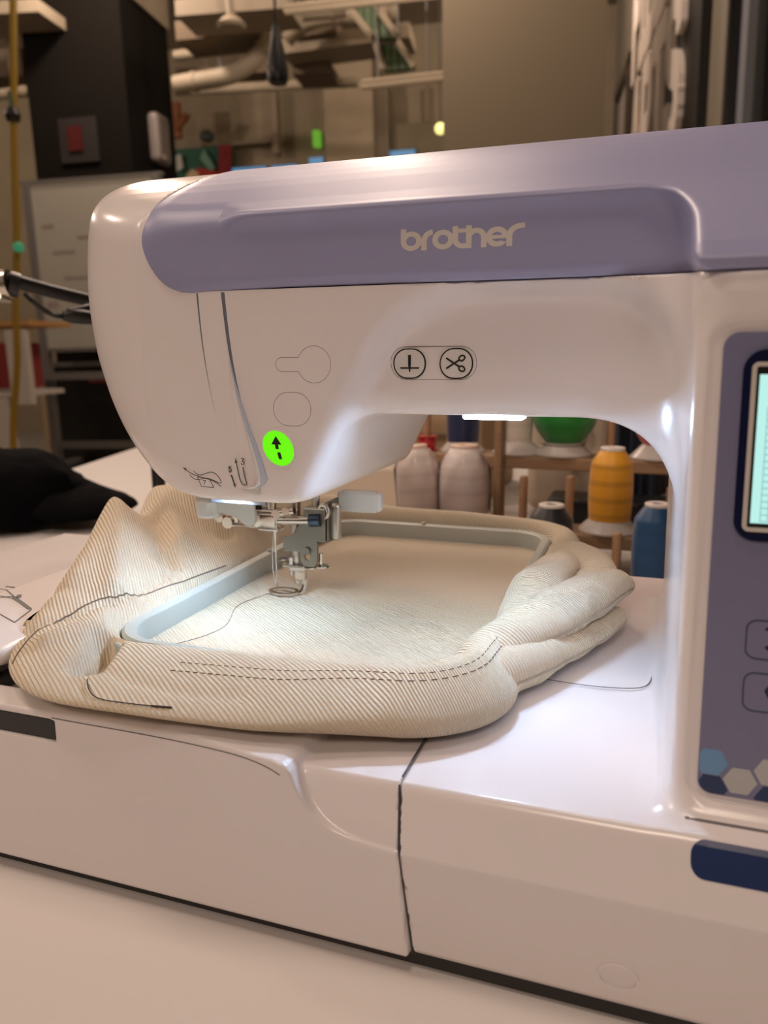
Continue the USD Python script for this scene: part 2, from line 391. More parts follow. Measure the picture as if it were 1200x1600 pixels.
obj('lever_symbol', top_plate(ring(slider, .0008).union(arrow), ZC, .0001), M_greyink, unit, label='printed lever symbol on the carriage')
# top seam of the unit and printed edge lines
obj('seam_line', decal(line(spline([(-.0150, .0752), (.02, .0752), (.0600, .0742), (.074, .0725), (.084, .0690)], 40), .0004), f_unit, .0001), M_seam, unit)

# seams of the casing
def seam_tube(name, pts, r, m, parent=machine, label=None): return obj(name, tube(pts, r, 8), m, parent, label=label)
zz = np.array([.006, .0475, .0655, .0700]); yy = np.array([-.1607, -.1650, -.1578, -.1545])
pts = [(seam_x(z) - .0002, y + .0004, z) for z, y in zip(np.linspace(.006, .0475, 12), np.linspace(-.1607, -.165, 12))] + [(seam_x(z) - .0004, np.interp(z, [.0475, .0685], [-.165, -.1570]) + .0004, z) for z in np.linspace(.049, .0685, 8)]
seam_tube('casing_seam', pts, .00038, M_seamdark)
pts = [(seam_x(.07) - .0002, y, .0697) for y in np.linspace(-.153, .10, 20)]
seam_tube('casing_seam', pts, .00038, M_seamdark)
bed = spline([(.13, -.054), (.16, -.0545), (.1960, -.0540), (.2045, -.0500), (.2080, -.040), (.2088, -.02), (.2090, .01), (.2090, .03)], 60)
obj('needle_plate_seam', top_plate(line(bed, .0006), .0700, .00012), M_seam, machine)
bed2 = spline([(.2095, -.01), (.2097, -.025), (.2102, -.045), (.2112, -.052)], 30)
obj('needle_plate_seam', top_plate(line(bed2, .0005), .0700, .00012), M_seam, machine)
obj('trim_line', decal(line([(.2185, .0712), (.23, .0712), (.30, .0712), (.36, .0712)], .0006), f_body, .00005), M_seam, machine)
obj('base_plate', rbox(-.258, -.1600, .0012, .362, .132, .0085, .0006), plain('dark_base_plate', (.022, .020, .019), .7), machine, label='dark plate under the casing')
feet = [(.16, -.10), (.33, -.10), (.16, .11), (.33, .11), (-.22, -.10), (-.22, .10), (-.02, -.10)]
for fx, fy in feet: obj('rubber_foot', cyl((fx, fy, 0), (fx, fy, .0065), .008), M_black, machine)

# printed label and round cap on the base
def facet_decal(g, t): return decal(g, f_body, t, .004)
obj('base_label', facet_decal(skew(rrect(.2198, .0580, .36, .0685, .0042)), .0002), M_navy_label, machine, label='navy blue label strip on the base')
cap_ = oval(.2013, .0180, .0066, .0052)
obj('screw_cap', cat(decal(ring(cap_, .0009), f_body, .0009), decal(cap_.buffer(-.0009), f_body, .0001)), M_white, machine, label='round white cap low on the base')

# control panel
PY = -.1456
panel = obj('control_panel', plate(PANEL_SHAPE, PY + .0003, .0009), M_lav_panel, machine, label='lavender control panel with a lit display')
P1 = PY - .0006
def hexa(x, z, r): return sg.Polygon([(x + r * math.cos(k * math.pi / 3), z + r * math.sin(k * math.pi / 3)) for k in range(6)])
inner = PANEL_SHAPE.buffer(-.0003)
for hx, hz, hm in ((.2248, .0893, M_lightblue), (.2253, .0805, M_navy_label), (.2334, .0842, M_offwhite), (.2418, .0885, M_offwhite), (.2425, .0795, M_navy_label), (.2505, .0840, M_lightblue), (.2590, .0800, M_offwhite)):
    obj('hexagon', plate(hexa(hx, hz, .0049).intersection(inner), P1, .00012), hm, panel)
for kx, kz, kw, kh in ((.2312, .1245, .034, .0124), (.2314, .1078, .034, .0126)):
    obj('key_outline', plate(ring(skew(rrect(kx + .0010, kz, kx + kw, kz + kh, .0032)), .0004), P1, .00012), M_navy_label, panel)
sym = sg.Polygon([(.2361, .1340), (.2368, .1349), (.2385, .1349), (.2375, .1336)]).union(sg.Polygon([(.2365, .1285), (.2372, .1278), (.2388, .1276), (.2375, .1293)])).union(line([(.2385, .1342), (.244, .1312), (.2385, .1284)], .0010))
obj('key_symbol', plate(sym, P1, .00014), M_ink, panel)
obj('key_symbol', plate(hexa(.2402, .1148, .0026).union(oval(.2440, .1140, .0030, .0034)), P1, .00014), M_navy, panel)
scr = obj('screen_surround', plate(skew(rrect(.2268, .1608, .345, .2153, .0060)), P1, .0010), M_navy, machine, label='glossy navy surround of the display')
S1 = P1 - .0010
obj('screen_bezel', plate(ring(skew(rrect(.2290, .1637, .340, .2118, .0018)), .0012), S1, .0008), M_silver_print, scr, label='silver bezel')
obj('screen_mask', plate(skew(rrect(.2302, .1649, .339, .2106, .0008)), S1, .0003), M_black, scr, label='black frame inside the bezel')
disp = skew(sg.box(.2311, .1662, .336, .2084))
obj('display', plate(disp, S1 - .0003, .0002), M_screen, scr, label='lit pale cyan display')
grid = [sg.box(.2336, z - .00012, .32, z + .00012) for z in np.arange(.1668, .1995, .00193)] + [sg.box(x - .0001, .1668, x + .0001, .1995) for x in np.arange(.2336, .32, .00193)]
obj('display_grid', plate(skew(shapely.union_all(grid)), S1 - .0005, .0001), M_screenline, scr)
obj('display_icon', plate(skew(rrect(.2337, .2012, .246, .2078, .0006)), S1 - .0005, .0001), M_screenblue, scr, label='blue key on the display')

# lettering on the top cover: the maker's name in rounded lower-case strokes
def lettering():
    w = .26; h = w / 2; out = []
    def arc(cx, cy, r, a, b): t = np.radians(np.linspace(a, b, 40)); return [(cx + r * math.cos(u), cy + r * math.sin(u)) for u in t]
    def L(p): return sg.LineString(p).buffer(h, 8, cap_style=2)
    o = lambda x: sg.Point(x, .5).buffer(.5, 24).difference(sg.Point(x, .5).buffer(.5 - w, 24))
    x = 0.0
    out += [sg.box(0, .48, w, 1.40), o(.5)]; x = .98                                     # b
    def r_(x): return [sg.box(x, 0, x + w, .55), L(arc(x + .58, .47, .45, 180, 95))]
    out += r_(x); x += .52                                                               # r
    out += [o(x + .5)]; x += .94                                                         # o
    out += [sg.box(x, .40, x + w, 1.36), L(arc(x + .47, .47, .34, 180, 275)), sg.box(x + .42, 0, x + .66, w), sg.box(x, .80, x + .66, 1.0)]; x += .62   # t
    out += [sg.box(x, 0, x + w, 1.40), L(arc(x + .47, .53, .34, 0, 180)), sg.box(x + .34 + .34, 0, x + .68 + w, .55)]; x += .90                       # h
    ring_ = o(x + .5).difference(sg.Polygon([(x + .5, .5), (x + 1.2, .42), (x + 1.2, .16), (x + .62, .30)]))
    out += [ring_, sg.box(x + .1, .40, x + .97, .58)]; x += .92                          # e
    out += [sg.box(x, 0, x + w, .60), L(arc(x + .60, .50, .47, 180, 96)), L([(x + .52, .97), (x + .80, 1.0)])]; x += .80
    return shapely.union_all(out).buffer(.012).buffer(-.012), x
lt, lw = lettering()
sx, sz = (.1516 - .1026) / lw, .0103 / 1.40
lt = shapely.transform(lt, lambda p: np.stack([.1026 + p[:, 0] * sx, .2546 + p[:, 1] * sz], 1))
obj('lettering', plate(lt, COV_Y + .0002, .0003), M_silver_print, machine, label='silver maker name lettering on the cover')

# buttons on the arm and the head
for bx, nm in ((.1029, 'needle_position_button'), (.1231, 'thread_cutter_button')):
    shape = rrect(bx - .0068, .2107 - .0060, bx + .0068, .2107 + .0060, .0058)
    b = obj(nm, decal(shape.buffer(-.0002), f_body, .0006), M_button, machine)
    obj('button_rim', decal(ring(shape.buffer(.0003), .0005), f_body, .00066), M_ink, b)
    if nm[0] == 'n':
        g = line([(bx - .0038, .2089), (bx + .0040, .2089)], .0006).union(sg.box(bx - .0006, .2106, bx + .0006, .2142)).union(sg.Polygon([(bx - .0006, .2106), (bx + .0006, .2106), (bx + .0004, .2076), (bx, .2070), (bx - .0002, .2076)]))
    else:
        g = line([(bx - .0040, .2128), (bx + .0014, .2094)], .0007).union(line([(bx - .0040, .2088), (bx + .0014, .2122)], .0007)).union(ring(oval(bx + .0024, .2129, .0016, .0013, .5), .0006)).union(ring(oval(bx + .0024, .2086, .0016, .0013, -.5), .0006))
    obj('button_symbol', decal(g, f_body, .0008), M_ink, b)
obj('button_groove', decal(ring(rrect(.0945, .2040, .1317, .2178, .0066), .0002), f_body, .00004), M_seam, machine)
key = sg.Point(.0630, .2105).buffer(.0079, 24).union(rrect(.0448, .2075, .063, .2136, .003))
obj('embossed_outline', decal(ring(key, .00018), f_body, .00004), M_seam, machine)
obj('embossed_outline', decal(ring(rrect(.0430, .1840, .0612, .1987, .0072), .00018), f_body, .00004), M_seam, machine)
green_shape = oval(.0451, .1740, .0086, .0070, math.radians(-48))
gb = obj('start_button', decal(green_shape.buffer(-.0002), f_body, .0009, .002), M_green, machine, label='lit green start button')
obj('button_rim', decal(ring(green_shape.buffer(.0006), .0008), f_body, .0007), M_white, gb)
ga = sg.Polygon([(.0442, .1794), (.0420, .1757), (.0437, .1757), (.0440, .1737), (.0455, .1737), (.0452, .1757), (.0468, .1757)]).union(sg.Polygon([(.0447, .1722), (.0462, .1722), (.0470, .1692), (.0455, .1692)]))
obj('arrow_symbol', decal(ga, f_body, .0011), M_ink, gb)

# threading channel on the head
slotL = spline([(.0079, .2416), (.0090, .2217), (.0130, .1934), (.0170, .1762), (.0205, .163), (.0238, .1560)], 40)
slotR = spline([(.0194, .2416), (.0216, .2188), (.0278, .1880), (.0342, .1680), (.0360, .1600)], 40)
tong = sg.Polygon(np.vstack([slotR, [(.0358, .1572), (.0338, .1560), (.0290, .1552), (.0250, .1552)], slotL[::-1]]))
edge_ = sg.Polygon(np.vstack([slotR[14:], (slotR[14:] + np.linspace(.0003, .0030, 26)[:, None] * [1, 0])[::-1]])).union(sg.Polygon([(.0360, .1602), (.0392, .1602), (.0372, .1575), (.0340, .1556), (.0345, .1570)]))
obj('painted_edge_light', decal(edge_, f_body, .0009, .002), plain('painted_led_blue', (.52, .58, .70), .25), machine, label='lamp light painted pale blue on the thread channel edge')  # pale blue colour paints the lamp light on the channel wall
v, fc = trimesh.remesh.subdivide_to_size(*[np.asarray(q) for q in (lambda m: (m.vertices, m.faces))(trimesh.creation.extrude_polygon(tong.segmentize(.003), 1.0, engine='earcut'))], 2.0, max_iter=2)
lift = .0003 + .0050 * np.clip((.215 - v[:, 1]) / .055, 0, 1) ** 1.4 * np.clip((v[:, 0] - np.interp(-v[:, 1], -slotL[:, 1], slotL[:, 0])) / .010, .0, 1)
guide = obj('threading_guide', trimesh.Trimesh(np.stack([v[:, 0], solve_y(f_body, v[:, 0], v[:, 1]) + .0005 - v[:, 2] * (lift + .0005), v[:, 1]], 1), fc, process=False), M_white, machine, label='raised thread channel strip')
def f_tong(x, y, z):
    l = .0003 + .0050 * np.clip((.215 - z) / .055, 0, 1) ** 1.4 * np.clip((x - np.interp(-z, -slotL[:, 1], slotL[:, 0])) / .010, 0, 1)
    return np.minimum(f_body(x, y, z), np.maximum(solve_y(f_body, x, z, n=40) - l - y, -.002))
def tong_decal(g, t=.00015):
    out = []
    for p in polys(g):
        v, fc = trimesh.remesh.subdivide_to_size(*(lambda m: (m.vertices, m.faces))(trimesh.creation.extrude_polygon(p.segmentize(.002), 1.0, engine='earcut')), 2.0, max_iter=2)
        l = .0003 + .0050 * np.clip((.215 - v[:, 1]) / .055, 0, 1) ** 1.4 * np.clip((v[:, 0] - np.interp(-v[:, 1], -slotL[:, 1], slotL[:, 0])) / .010, 0, 1)
        out.append(trimesh.Trimesh(np.stack([v[:, 0], solve_y(f_body, v[:, 0], v[:, 1]) - l + .0002 - v[:, 2] * (t + .0002), v[:, 1]], 1), fc, process=False))
    return cat(*out)
def at_xz(m2, x, z): return shapely.transform(m2, lambda p: p + [x, z])
loop = line([(.0247, .1672), (.0262, .1592), (.0272, .1572), (.0288, .1570), (.0304, .1576), (.0304, .1590), (.0290, .1652)], .00042).union(sg.Polygon([(.0245, .1690), (.0237, .1668), (.0255, .1670)]))
obj('thread_path_mark', tong_decal(loop.union(at_xz(text2d('3', .0030), .0276, .1664))), M_greyink, guide, label='printed thread path arrow with 3')
mk5 = line([(.0206, .1608), (.0220, .1566)], .0004).union(sg.Polygon([(.0224, .1552), (.0214, .1566), (.0226, .1568)])).union(at_xz(text2d('5', .0026), .0190, .1622))
obj('thread_path_mark', decal(mk5, f_body, .0006), M_greyink, machine, label='printed thread path arrow with 5')
m7 = line(spline([(-.0028, .1596), (.003, .1578), (.0085, .1586), (.0150, .1570), (.0120, .1612), (.006, .1606), (.0, .1616)], 30), .0003).union(line(spline([(-.0052, .1622), (.0010, .1596), (.0085, .1582), (.0148, .1552)], 20), .0003)).union(sg.Polygon([(-.0068, .1630), (-.0046, .1626), (-.0052, .1613)])).union(ring(sg.Polygon([(.0022, .1588), (.0085, .1582), (.0105, .1548), (.0040, .1548)]).buffer(.0004), .0003)).union(at_xz(text2d('7', .0022), .0048, .1555))
obj('thread_path_mark', decal(m7, f_body, .00012), M_greyink, machine, label='printed thread cutter mark with 7')
for sl, w, mm in ((slotL, .0009, M_bluegrey), (slotR + [.0004, 0], .0016, M_bluegrey)):
    obj('thread_slot', decal(sg.Polygon(np.vstack([sl[:30] + np.linspace(.0016, .0003, 30)[:, None] * [1, 0], (sl[:30] - np.linspace(.0010, .0, 30)[:, None] * [1, 0])[::-1]])) if w < .001 else sg.Polygon(np.vstack([sl[:28] + np.linspace(.0013, .0006, 28)[:, None] * [1, 0], (sl[:28] - np.linspace(.0009, .0, 28)[:, None] * [1, 0])[::-1]])), f_body, .0001), mm, machine)

# needle, presser foot and lamp under the head
def strip_lamp():
    o = obj('lamp_lens', rbox(.1225, -.0560, .1864, .1490, -.0440, .1905, .0010), M_led, machine, label='lit lamp strip under the arm')
strip_lamp()
obj('lamp_shade', rbox(-.010, -.0500, .1408, .022, -.0488, .1500, .0005), plain('lamp_shade_grey', (.10, .10, .11), .7), machine)
obj('head_lamp', rbox(-.004, -.060, .1462, .016, -.050, .1485, .0009), M_led, machine, label='lit lamp under the head')
needle = lathe([(0, .0805), (.00035, .0805), (.00045, .0835), (.0005, .105), (.0009, .110), (.0010, .1175), (0, .1175)], 16); needle.apply_translation((0.0005, 0, 0))
obj('needle', needle, M_chrome, machine, label='thin steel needle')
obj('needle_thread', tube([(.0004, -.0012, .1175), (-.0010, -.0014, .105), (-.0012, -.0012, .092), (.0002, -.0008, .0845)], .00016, 6), plain('white_thread', (.75, .72, .68), .7), machine)
# clamp block, screw and needle bar
clamp = cat(rbox(-.0115, -.0045, .1172, .0040, .0050, .1285, .0012), rbox(-.0065, -.0062, .1192, .0035, -.0040, .1265, .0008), rbox(-.0080, -.0055, .1164, .0050, .0035, .1186, .0008), cyl((-.0010, .0003, .127), (-.0010, .0003, .150), .0032))
obj('needle_clamp', clamp, M_chrome, machine, label='chrome needle clamp')
obj('clamp_screw', cat(cyl((.003, -.0015, .1222), (.0235, -.0015, .1238), .0026), cyl((.0035, -.004, .1266), (.0150, -.004, .1292), .0020), cyl((.0042, -.0062, .1268), (.0042, -.0022, .1268), .0026), cyl((.0105, -.0062, .1288), (.0105, -.0022, .1288), .0022)), M_chrome, machine, label='chrome clamp screw')
obj('screw_knob', cyl((.0235, -.0015, .1238), (.0300, -.0015, .1244), .0039), plain('dark_blue_steel', (.06, .09, .14), .25, metallic=.6), machine, label='dark blue knurled knob')
obj('presser_bar', cyl((.0122, .004, .0930), (.0122, .004, .150), .0031), M_steel, machine)
# foot holder: bent bracket with a slot
br = sg.Polygon([(.0070, .1055), (.0070, .1125), (.0115, .1135), (.0195, .1235), (.0205, .1300), (.0345, .1300), (.0345, .1130), (.0275, .1130), (.0275, .1000), (.0258, .0972), (.0195, .0972), (.0178, .0995), (.0178, .1055)]).buffer(.0006).buffer(-.0003)
slot_ = rrect(.0200, .1005, .0232, .1085, .0015)
obj('foot_holder', cat(plate(br.difference(slot_), -.0010, .0016), rbox(.0325, -.0026, .1120, .0345, .0150, .1345, .0006), rbox(.0268, -.0026, .1115, .0345, .0100, .1131, .0006), cyl((.0216, -.0040, .1062), (.0216, -.001, .1062), .0021)), plain('bracket_steel', (.24, .215, .18), .34, metallic=1.0), machine, label='steel bracket of the presser foot')
hk = spline([(.0300, -.004, .1315), (.0325, -.004, .1335), (.0350, -.004, .1315), (.0352, -.004, .1280), (.0335, -.004, .1262)], 30)
obj('lifter_bracket', cat(rbox(.0335, .0005, .1120, .0400, .0060, .1335, .0022), tube(hk, .0011, 10), rbox(.0205, -.0030, .1300, .0330, .0040, .1316, .0005), cyl((.0260, .001, .1300), (.0260, .001, .1420), .0022)), M_steel, machine)
foot_ring = [(-.0045 + .0095 * (1 - math.cos(a)) * .98, .0065 * math.sin(a)) for a in np.linspace(0, 2 * math.pi, 40, endpoint=False)]
rg = sg.Polygon(foot_ring); rg = rg.difference(rg.buffer(-.0022))
fr = trimesh.creation.extrude_polygon(rg, .0014, engine='earcut'); fr.apply_translation((.0012, -.002, .0798))
stem = cat(tube(spline([(.0145, -.0005, .0806), (.0168, .000, .0815), (.0172, .001, .0840), (.0172, .0015, .0900), (.0160, .0020, .0945)], 24), .0017, 10), rbox(.0128, -.002, .0880, .0190, .0030, .0960, .0008), rbox(.0098, -.0030, .0930, .0198, .006, .0968, .0010), cyl((.0150, -.0030, .0872), (.0150, -.0010, .0872), .0012), rbox(.0092, -.0016, .0900, .0118, .002, .1015, .0009))
obj('embroidery_foot', cat(fr, stem), M_chrome, machine, label='chrome embroidery foot with an oval ring')
obj('foot_screw', cat(lathe([(0, .0955), (.0042, .0955), (.0048, .0962), (.0042, .0970), (0, .0970)], 24).apply_translation((.0278, .002, 0)), cyl((.0185, .002, .0940), (.0278, .002, .0962), .0012), cyl((.0278, .002, .0970), (.0278, .002, .104), .0012)), M_chrome, machine)
obj('foot_screw', cat(lathe([(0, .0985), (.0028, .0985), (.0032, .0990), (.0028, .0996), (0, .0996)], 20).apply_translation((.0048, .001, 0)), cyl((.0048, .001, .0955), (.0110, .001, .0955), .0016)), M_chrome, machine)
# needle threader, guide hook and presser lever
th = sg.Polygon([(-.0460, .1345), (-.0460, .1285), (-.0300, .1262), (-.0205, .1242), (-.0150, .1200), (-.0118, .1196), (-.0104, .1215), (-.0098, .1400), (-.0300, .1400)]).buffer(.0008)
obj('threader_lever', cat(plate(th, -.004, .0022), cyl((-.0400, -.004, .1262), (-.0400, -.004, .1320), .0072), lathe([(0, .1222), (.0060, .1222), (.0074, .1240), (.0070, .1290), (0, .1290)], 28).apply_translation((-.0400, -.004, 0))), M_lever, machine, label='pale plastic needle threader lever')
obj('threader_hook', cat(rbox(-.0118, -.002, .1185, -.0085, .003, .1330, .0010), rbox(-.0200, -.001, .1176, -.0110, .002, .1194, .0007)), M_black, machine)
obj('thread_guide', cat(rbox(-.0265, -.003, .1172, -.0095, .000, .1186, .0005), cyl((-.0290, -.003, .1190), (-.0290, .001, .1190), .0034), cyl((-.0345, -.003, .1215), (-.0345, .001, .1215), .0026), rbox(-.0270, -.0015, .1186, -.0225, .0012, .1260, .0006)), M_chrome, machine)
obj('presser_lever', cat(rbox(.0330, .0140, .1262, .0575, .0220, .1385, .0020), rbox(.0545, .0150, .1270, .0595, .0212, .1378, .0016)), M_lever, machine, label='pale plastic presser foot lever')

# ------------------------------------------------------------------ embroidery hoop
HX0, HX1, HY0, HY1, HR = -.024, .135, -.1125, .151, .022
_segs = [HX1 - HX0 - 2 * HR, HR * math.pi / 2, HY1 - HY0 - 2 * HR, HR * math.pi / 2] * 2
PER = sum(_segs)
def hoop_path(s):
    """centre-line point and outward normal at arc length s, from the front left corner counter-clockwise"""
    s = np.mod(s, PER); P = np.zeros(np.shape(s) + (2,)); N = np.zeros_like(P); a = 0.0
    cen = [(HX1 - HR, HY0 + HR), (HX1 - HR, HY1 - HR), (HX0 + HR, HY1 - HR), (HX0 + HR, HY0 + HR)]
    st = [((HX0 + HR, HY0), (1, 0)), ((HX1, HY0 + HR), (0, 1)), ((HX1 - HR, HY1), (-1, 0)), ((HX0, HY1 - HR), (0, -1))]
    for k in range(8):
        L = _segs[k]; m = (s >= a - 1e-12) & (s <= a + L + 1e-12); u = s[m] - a; q = k // 2
        if k % 2 == 0:
            (x, y), (dx, dy) = st[q]; P[m] = np.stack([x + dx * u, y + dy * u], -1); N[m] = (dy, -dx)
        else:
            g = -math.pi / 2 + q * math.pi / 2 + u / HR; d = np.stack([np.cos(g), np.sin(g)], -1); P[m] = np.array(cen[q]) + HR * d; N[m] = d
        a += L
    return P, N
def sweep_hoop(prof, n=320):
    s = np.linspace(0, PER, n, endpoint=False); P, N = hoop_path(s); prof = np.asarray(prof); k = len(prof)
    v = np.concatenate([P[:, None] + N[:, None] * prof[None, :, :1], np.broadcast_to(prof[None, :, 1:], (n, k, 1))], -1).reshape(-1, 3)
    i, j = np.meshgrid(np.arange(n), np.arange(k), indexing='ij'); i2, j2 = (i + 1) % n, (j + 1) % k
    q = np.stack([i * k + j, i2 * k + j, i2 * k + j2, i * k + j2], -1).reshape(-1, 4)[:, ::-1]
    return trimesh.Trimesh(v, np.vstack([q[:, [0, 1, 2]], q[:, [0, 2, 3]]]), process=False)
hoop = thing('embroidery_hoop', 'grey rectangular embroidery hoop with rounded corners clamped around the ribbed cloth', 'embroidery hoop', (0, 0, 0))
obj('inner_frame', sweep_hoop([(0, .0782), (0, .0889), (.0004, .0897), (.0012, .0902), (.0052, .0906), (.0058, .0900), (.0066, .0892), (.0066, .0782)]), M_hoop, hoop, label='inner frame ring')
obj('outer_frame', sweep_hoop([(.0072, .0782), (.0072, .0880), (.0078, .0887), (.0105, .0887), (.0112, .0880), (.0112, .0782)]), M_hoop, hoop, label='outer frame ring')
for px_, py_ in ((-.0030 + HX0, .045), (.045, HY1 + .003), (HX1 + .003, .03)):
    obj('frame_pin', lathe([(0, .0895), (.0018, .0895), (.0018, .0915), (.0012, .0921), (0, .0921)], 16).apply_translation((px_, py_, 0)), M_hoop, hoop)

# ------------------------------------------------------------------ garment in the hoop
RIB = (math.sin(math.radians(40)), math.cos(math.radians(40)))
PITCH = .00165
M_knit = mat('cream_rib_knit', {
    'uv': ('attribute', {'attribute': 'st'}),
    'warp': ('noise_texture', {'scale': 60.0, 'detail': 2.0}),
    'w2': ('vector_math', {'math_type': 'multiply_add', 'vector2': (.0012, .0012, 0)}),
    'dot': ('vector_math', {'math_type': 'dot_product', 'vector2': (RIB[0] * 2 * math.pi / PITCH, RIB[1] * 2 * math.pi / PITCH, 0)}),
    'sin': ('math', {'math_type': 'sine'}),
    'fine': ('noise_texture', {'scale': 2200.0, 'detail': 2.0}),
    'h': ('math', {'math_type': 'multiply_add', 'value2': 0.35}),
    'bump': ('bump', {'strength': 0.8, 'distance': 0.0005}),
    'tone': ('noise_texture', {'scale': 900.0, 'detail': 2.0}),
    'ramp': ('rgb_ramp', {'ramp': [(0.3, (0.72, 0.605, 0.445)), (0.7, (0.81, 0.70, 0.535))]}),
    'p': ('principled_bsdf', {'roughness': 0.85, 'sheen_weight': 0.25, 'sheen_roughness': 0.5, 'specular_ior_level': 0.2}),
}, [('uv.vector', 'warp.vector'), ('warp.color', 'w2.vector1'), ('uv.vector', 'w2.vector3'), ('w2.vector', 'dot.vector1'), ('dot.value', 'sin.value1'),
    ('uv.vector', 'fine.vector'), ('fine.fac', 'h.value1'), ('sin.value', 'h.value3'), ('h.value', 'bump.height'), ('bump.normal', 'p.normal'),
    ('uv.vector', 'tone.vector'), ('tone.fac', 'ramp.fac'), ('ramp.color', 'p.base_color')])
ST = [
 (.000, [(.0035, .0885), (.009, .0915), (.018, .0922), (.034, .0918), (.0500, .0898), (.0590, .0868), (.050, .0826), (.014, .0790)]),
 (.030, [(.0010, .0880), (.005, .0912), (.015, .0925), (.030, .0915), (.0475, .0892), (.0565, .0858), (.047, .0818), (.014, .0788)]),
 (.070, [(-.0015, .0840), (.001, .0908), (.010, .0928), (.024, .0912), (.0390, .0868), (.0465, .0818), (.038, .0778), (.014, .0772)]),
 (.105, [(-.0025, .0830), (-.001, .0905), (.005, .0935), (.013, .0915), (.0260, .0862), (.0320, .0795), (.026, .0745), (.012, .0735)]),
 (.132, [(-.0055, .0830), (-.004, .0905), (.002, .0940), (.009, .0915), (.0180, .0845), (.0220, .0770), (.018, .0725), (.012, .0720)]),
 (.165, [(-.0040, .0840), (-.0025, .0912), (.004, .0950), (.011, .0920), (.0175, .0830), (.0200, .0760), (.0165, .0715), (.012, .0720)]),
 (.200, [(.0000, .0895), (.007, .0940), (.013, .0955), (.021, .0925), (.0275, .0825), (.0300, .0755), (.026, .0712), (.013, .0715)]),
 (.245, [(.0040, .0885), (.009, .0930), (.018, .0925), (.030, .0850), (.0410, .0770), (.0440, .0735), (.038, .0712), (.014, .0715)]),
 (.285, [(.0050, .0885), (.010, .0945), (.019, .0950), (.032, .0890), (.0440, .0800), (.0480, .0750), (.042, .0718), (.014, .0715)]),
 (.330, [(.0070, .0890), (.012, .0960), (.018, .0985), (.026, .0970), (.0330, .0905), (.0350, .0815), (.030, .0718), (.014, .0715)]),
 (.386, [(.0080, .0880), (.011, .0945), (.015, .0965), (.020, .0955), (.0250, .0890), (.0260, .0800), (.022, .0715), (.012, .0715)]),
 (.440, [(.0085, .0880), (.010, .0960), (.013, .0990), (.018, .0970), (.0230, .0885), (.0240, .0800), (.020, .0715), (.012, .0715)]),
 (.500, [(.0085, .0880), (.010, .0965), (.014, .1000), (.020, .0980), (.0250, .0900), (.0260, .0805), (.022, .0715), (.012, .0715)]),
 (.536, [(.0080, .0885), (.012, .0985), (.022, .1060), (.034, .1060), (.0450, .1000), (.0480, .0955), (.040, .0925), (.018, .0920)]),
 (.580, [(.0085, .0885), (.016, .1000), (.030, .1150), (.050, .1230), (.0680, .1180), (.0800, .1040), (.078, .0930), (.030, .0925)]),
 (.630, [(.0085, .0885), (.018, .1010), (.038, .1200), (.062, .1300), (.0850, .1270), (.1000, .1100), (.096, .0930), (.030, .0925)]),
 (.665, [(.0085, .0885), (.018, .0970), (.038, .1070), (.058, .1160), (.0740, .1170), (.0880, .1060), (.084, .0930), (.030, .0925)]),
 (.695, [(.0085, .0885), (.019, .0975), (.040, .1090), (.060, .1200), (.0760, .1255), (.0870, .1110), (.084, .0930), (.030, .0925)]),
 (.730, [(.0085, .0885), (.018, .0955), (.032, .1035), (.048, .1125), (.0620, .1165), (.0730, .1050), (.070, .0930), (.030, .0925)]),
 (.765, [(.0085, .0885), (.016, .0935), (.027, .0990), (.040, .1045), (.0510, .1060), (.0590, .0985), (.055, .0905), (.030, .0880)]),
 (.785, [(.0080, .0885), (.014, .0925), (.022, .0950), (.034, .0965), (.0460, .0935), (.0525, .0870), (.046, .0800), (.020, .0787)]),
]
def skirt(ns=1000, nv=150):
    s0 = np.array([a for a, _ in ST]); C = np.array([b for _, b in ST], float)
    sp = np.concatenate([s0[-4:] - PER, s0, s0[:4] + PER]); Cp = np.concatenate([C[-4:], C, C[:4]])
    s = np.linspace(0, PER, ns, endpoint=False); G = PchipInterpolator(sp, Cp, axis=0)(s)      # ns, 8, 2
    t = np.linspace(0, 1, C.shape[1]); v = np.linspace(0, 1, nv)
    G = CubicSpline(t, G, axis=1)(v)
    P, N = hoop_path(s)
    xyz = np.concatenate([P[:, None] + N[:, None] * G[..., :1], G[..., 1:]], -1)
    arc = np.concatenate([np.zeros((ns, 1)), np.cumsum(np.linalg.norm(np.diff(xyz, axis=1), axis=2), axis=1)], 1)
    uv = P[:, None] + N[:, None] * arc[..., None]
    return s, v, xyz, uv
FOLDS = [  # polyline in (x, y), half width, height
 ([(-.010, -.148), (-.015, -.135), (-.021, -.122)], .0048, -.0220),
 ([(-.040, -.137), (-.034, -.118), (-.040, -.100)], .0060, .0035),
 ([(-.100, -.012), (-.080, -.032), (-.062, -.060), (-.050, -.078)], .0070, .0065),
 ([(-.088, .010), (-.070, -.010), (-.056, -.028)], .0075, -.0095),
 ([(-.115, .045), (-.085, .020), (-.060, -.005)], .0085, .0060),
 ([(-.100, .070), (-.075, .050), (-.055, .035)], .0080, -.0095),
 ([(-.085, .095), (-.062, .075), (-.046, .058)], .0080, .0055),
 ([(-.062, -.130), (-.050, -.112), (-.046, -.095), (-.044, -.07), (-.046, -.03)], .0030, -.0024),
 ([(.000, -.150), (.030, -.155), (.060, -.149)], .0040, -.0012),
]
def fold_disp(x, y):
    d = np.zeros_like(x)
    for pl, w, a in FOLDS:
        p = spline(pl, 24) if len(pl) > 2 else np.linspace(pl[0], pl[1], 24)
        q = np.min((x[..., None] - p[:, 0]) ** 2 + (y[..., None] - p[:, 1]) ** 2, -1)
        d += a * np.exp(-q / (w * w))
    return d
sk_s, sk_v, XYZ, UVS = skirt()
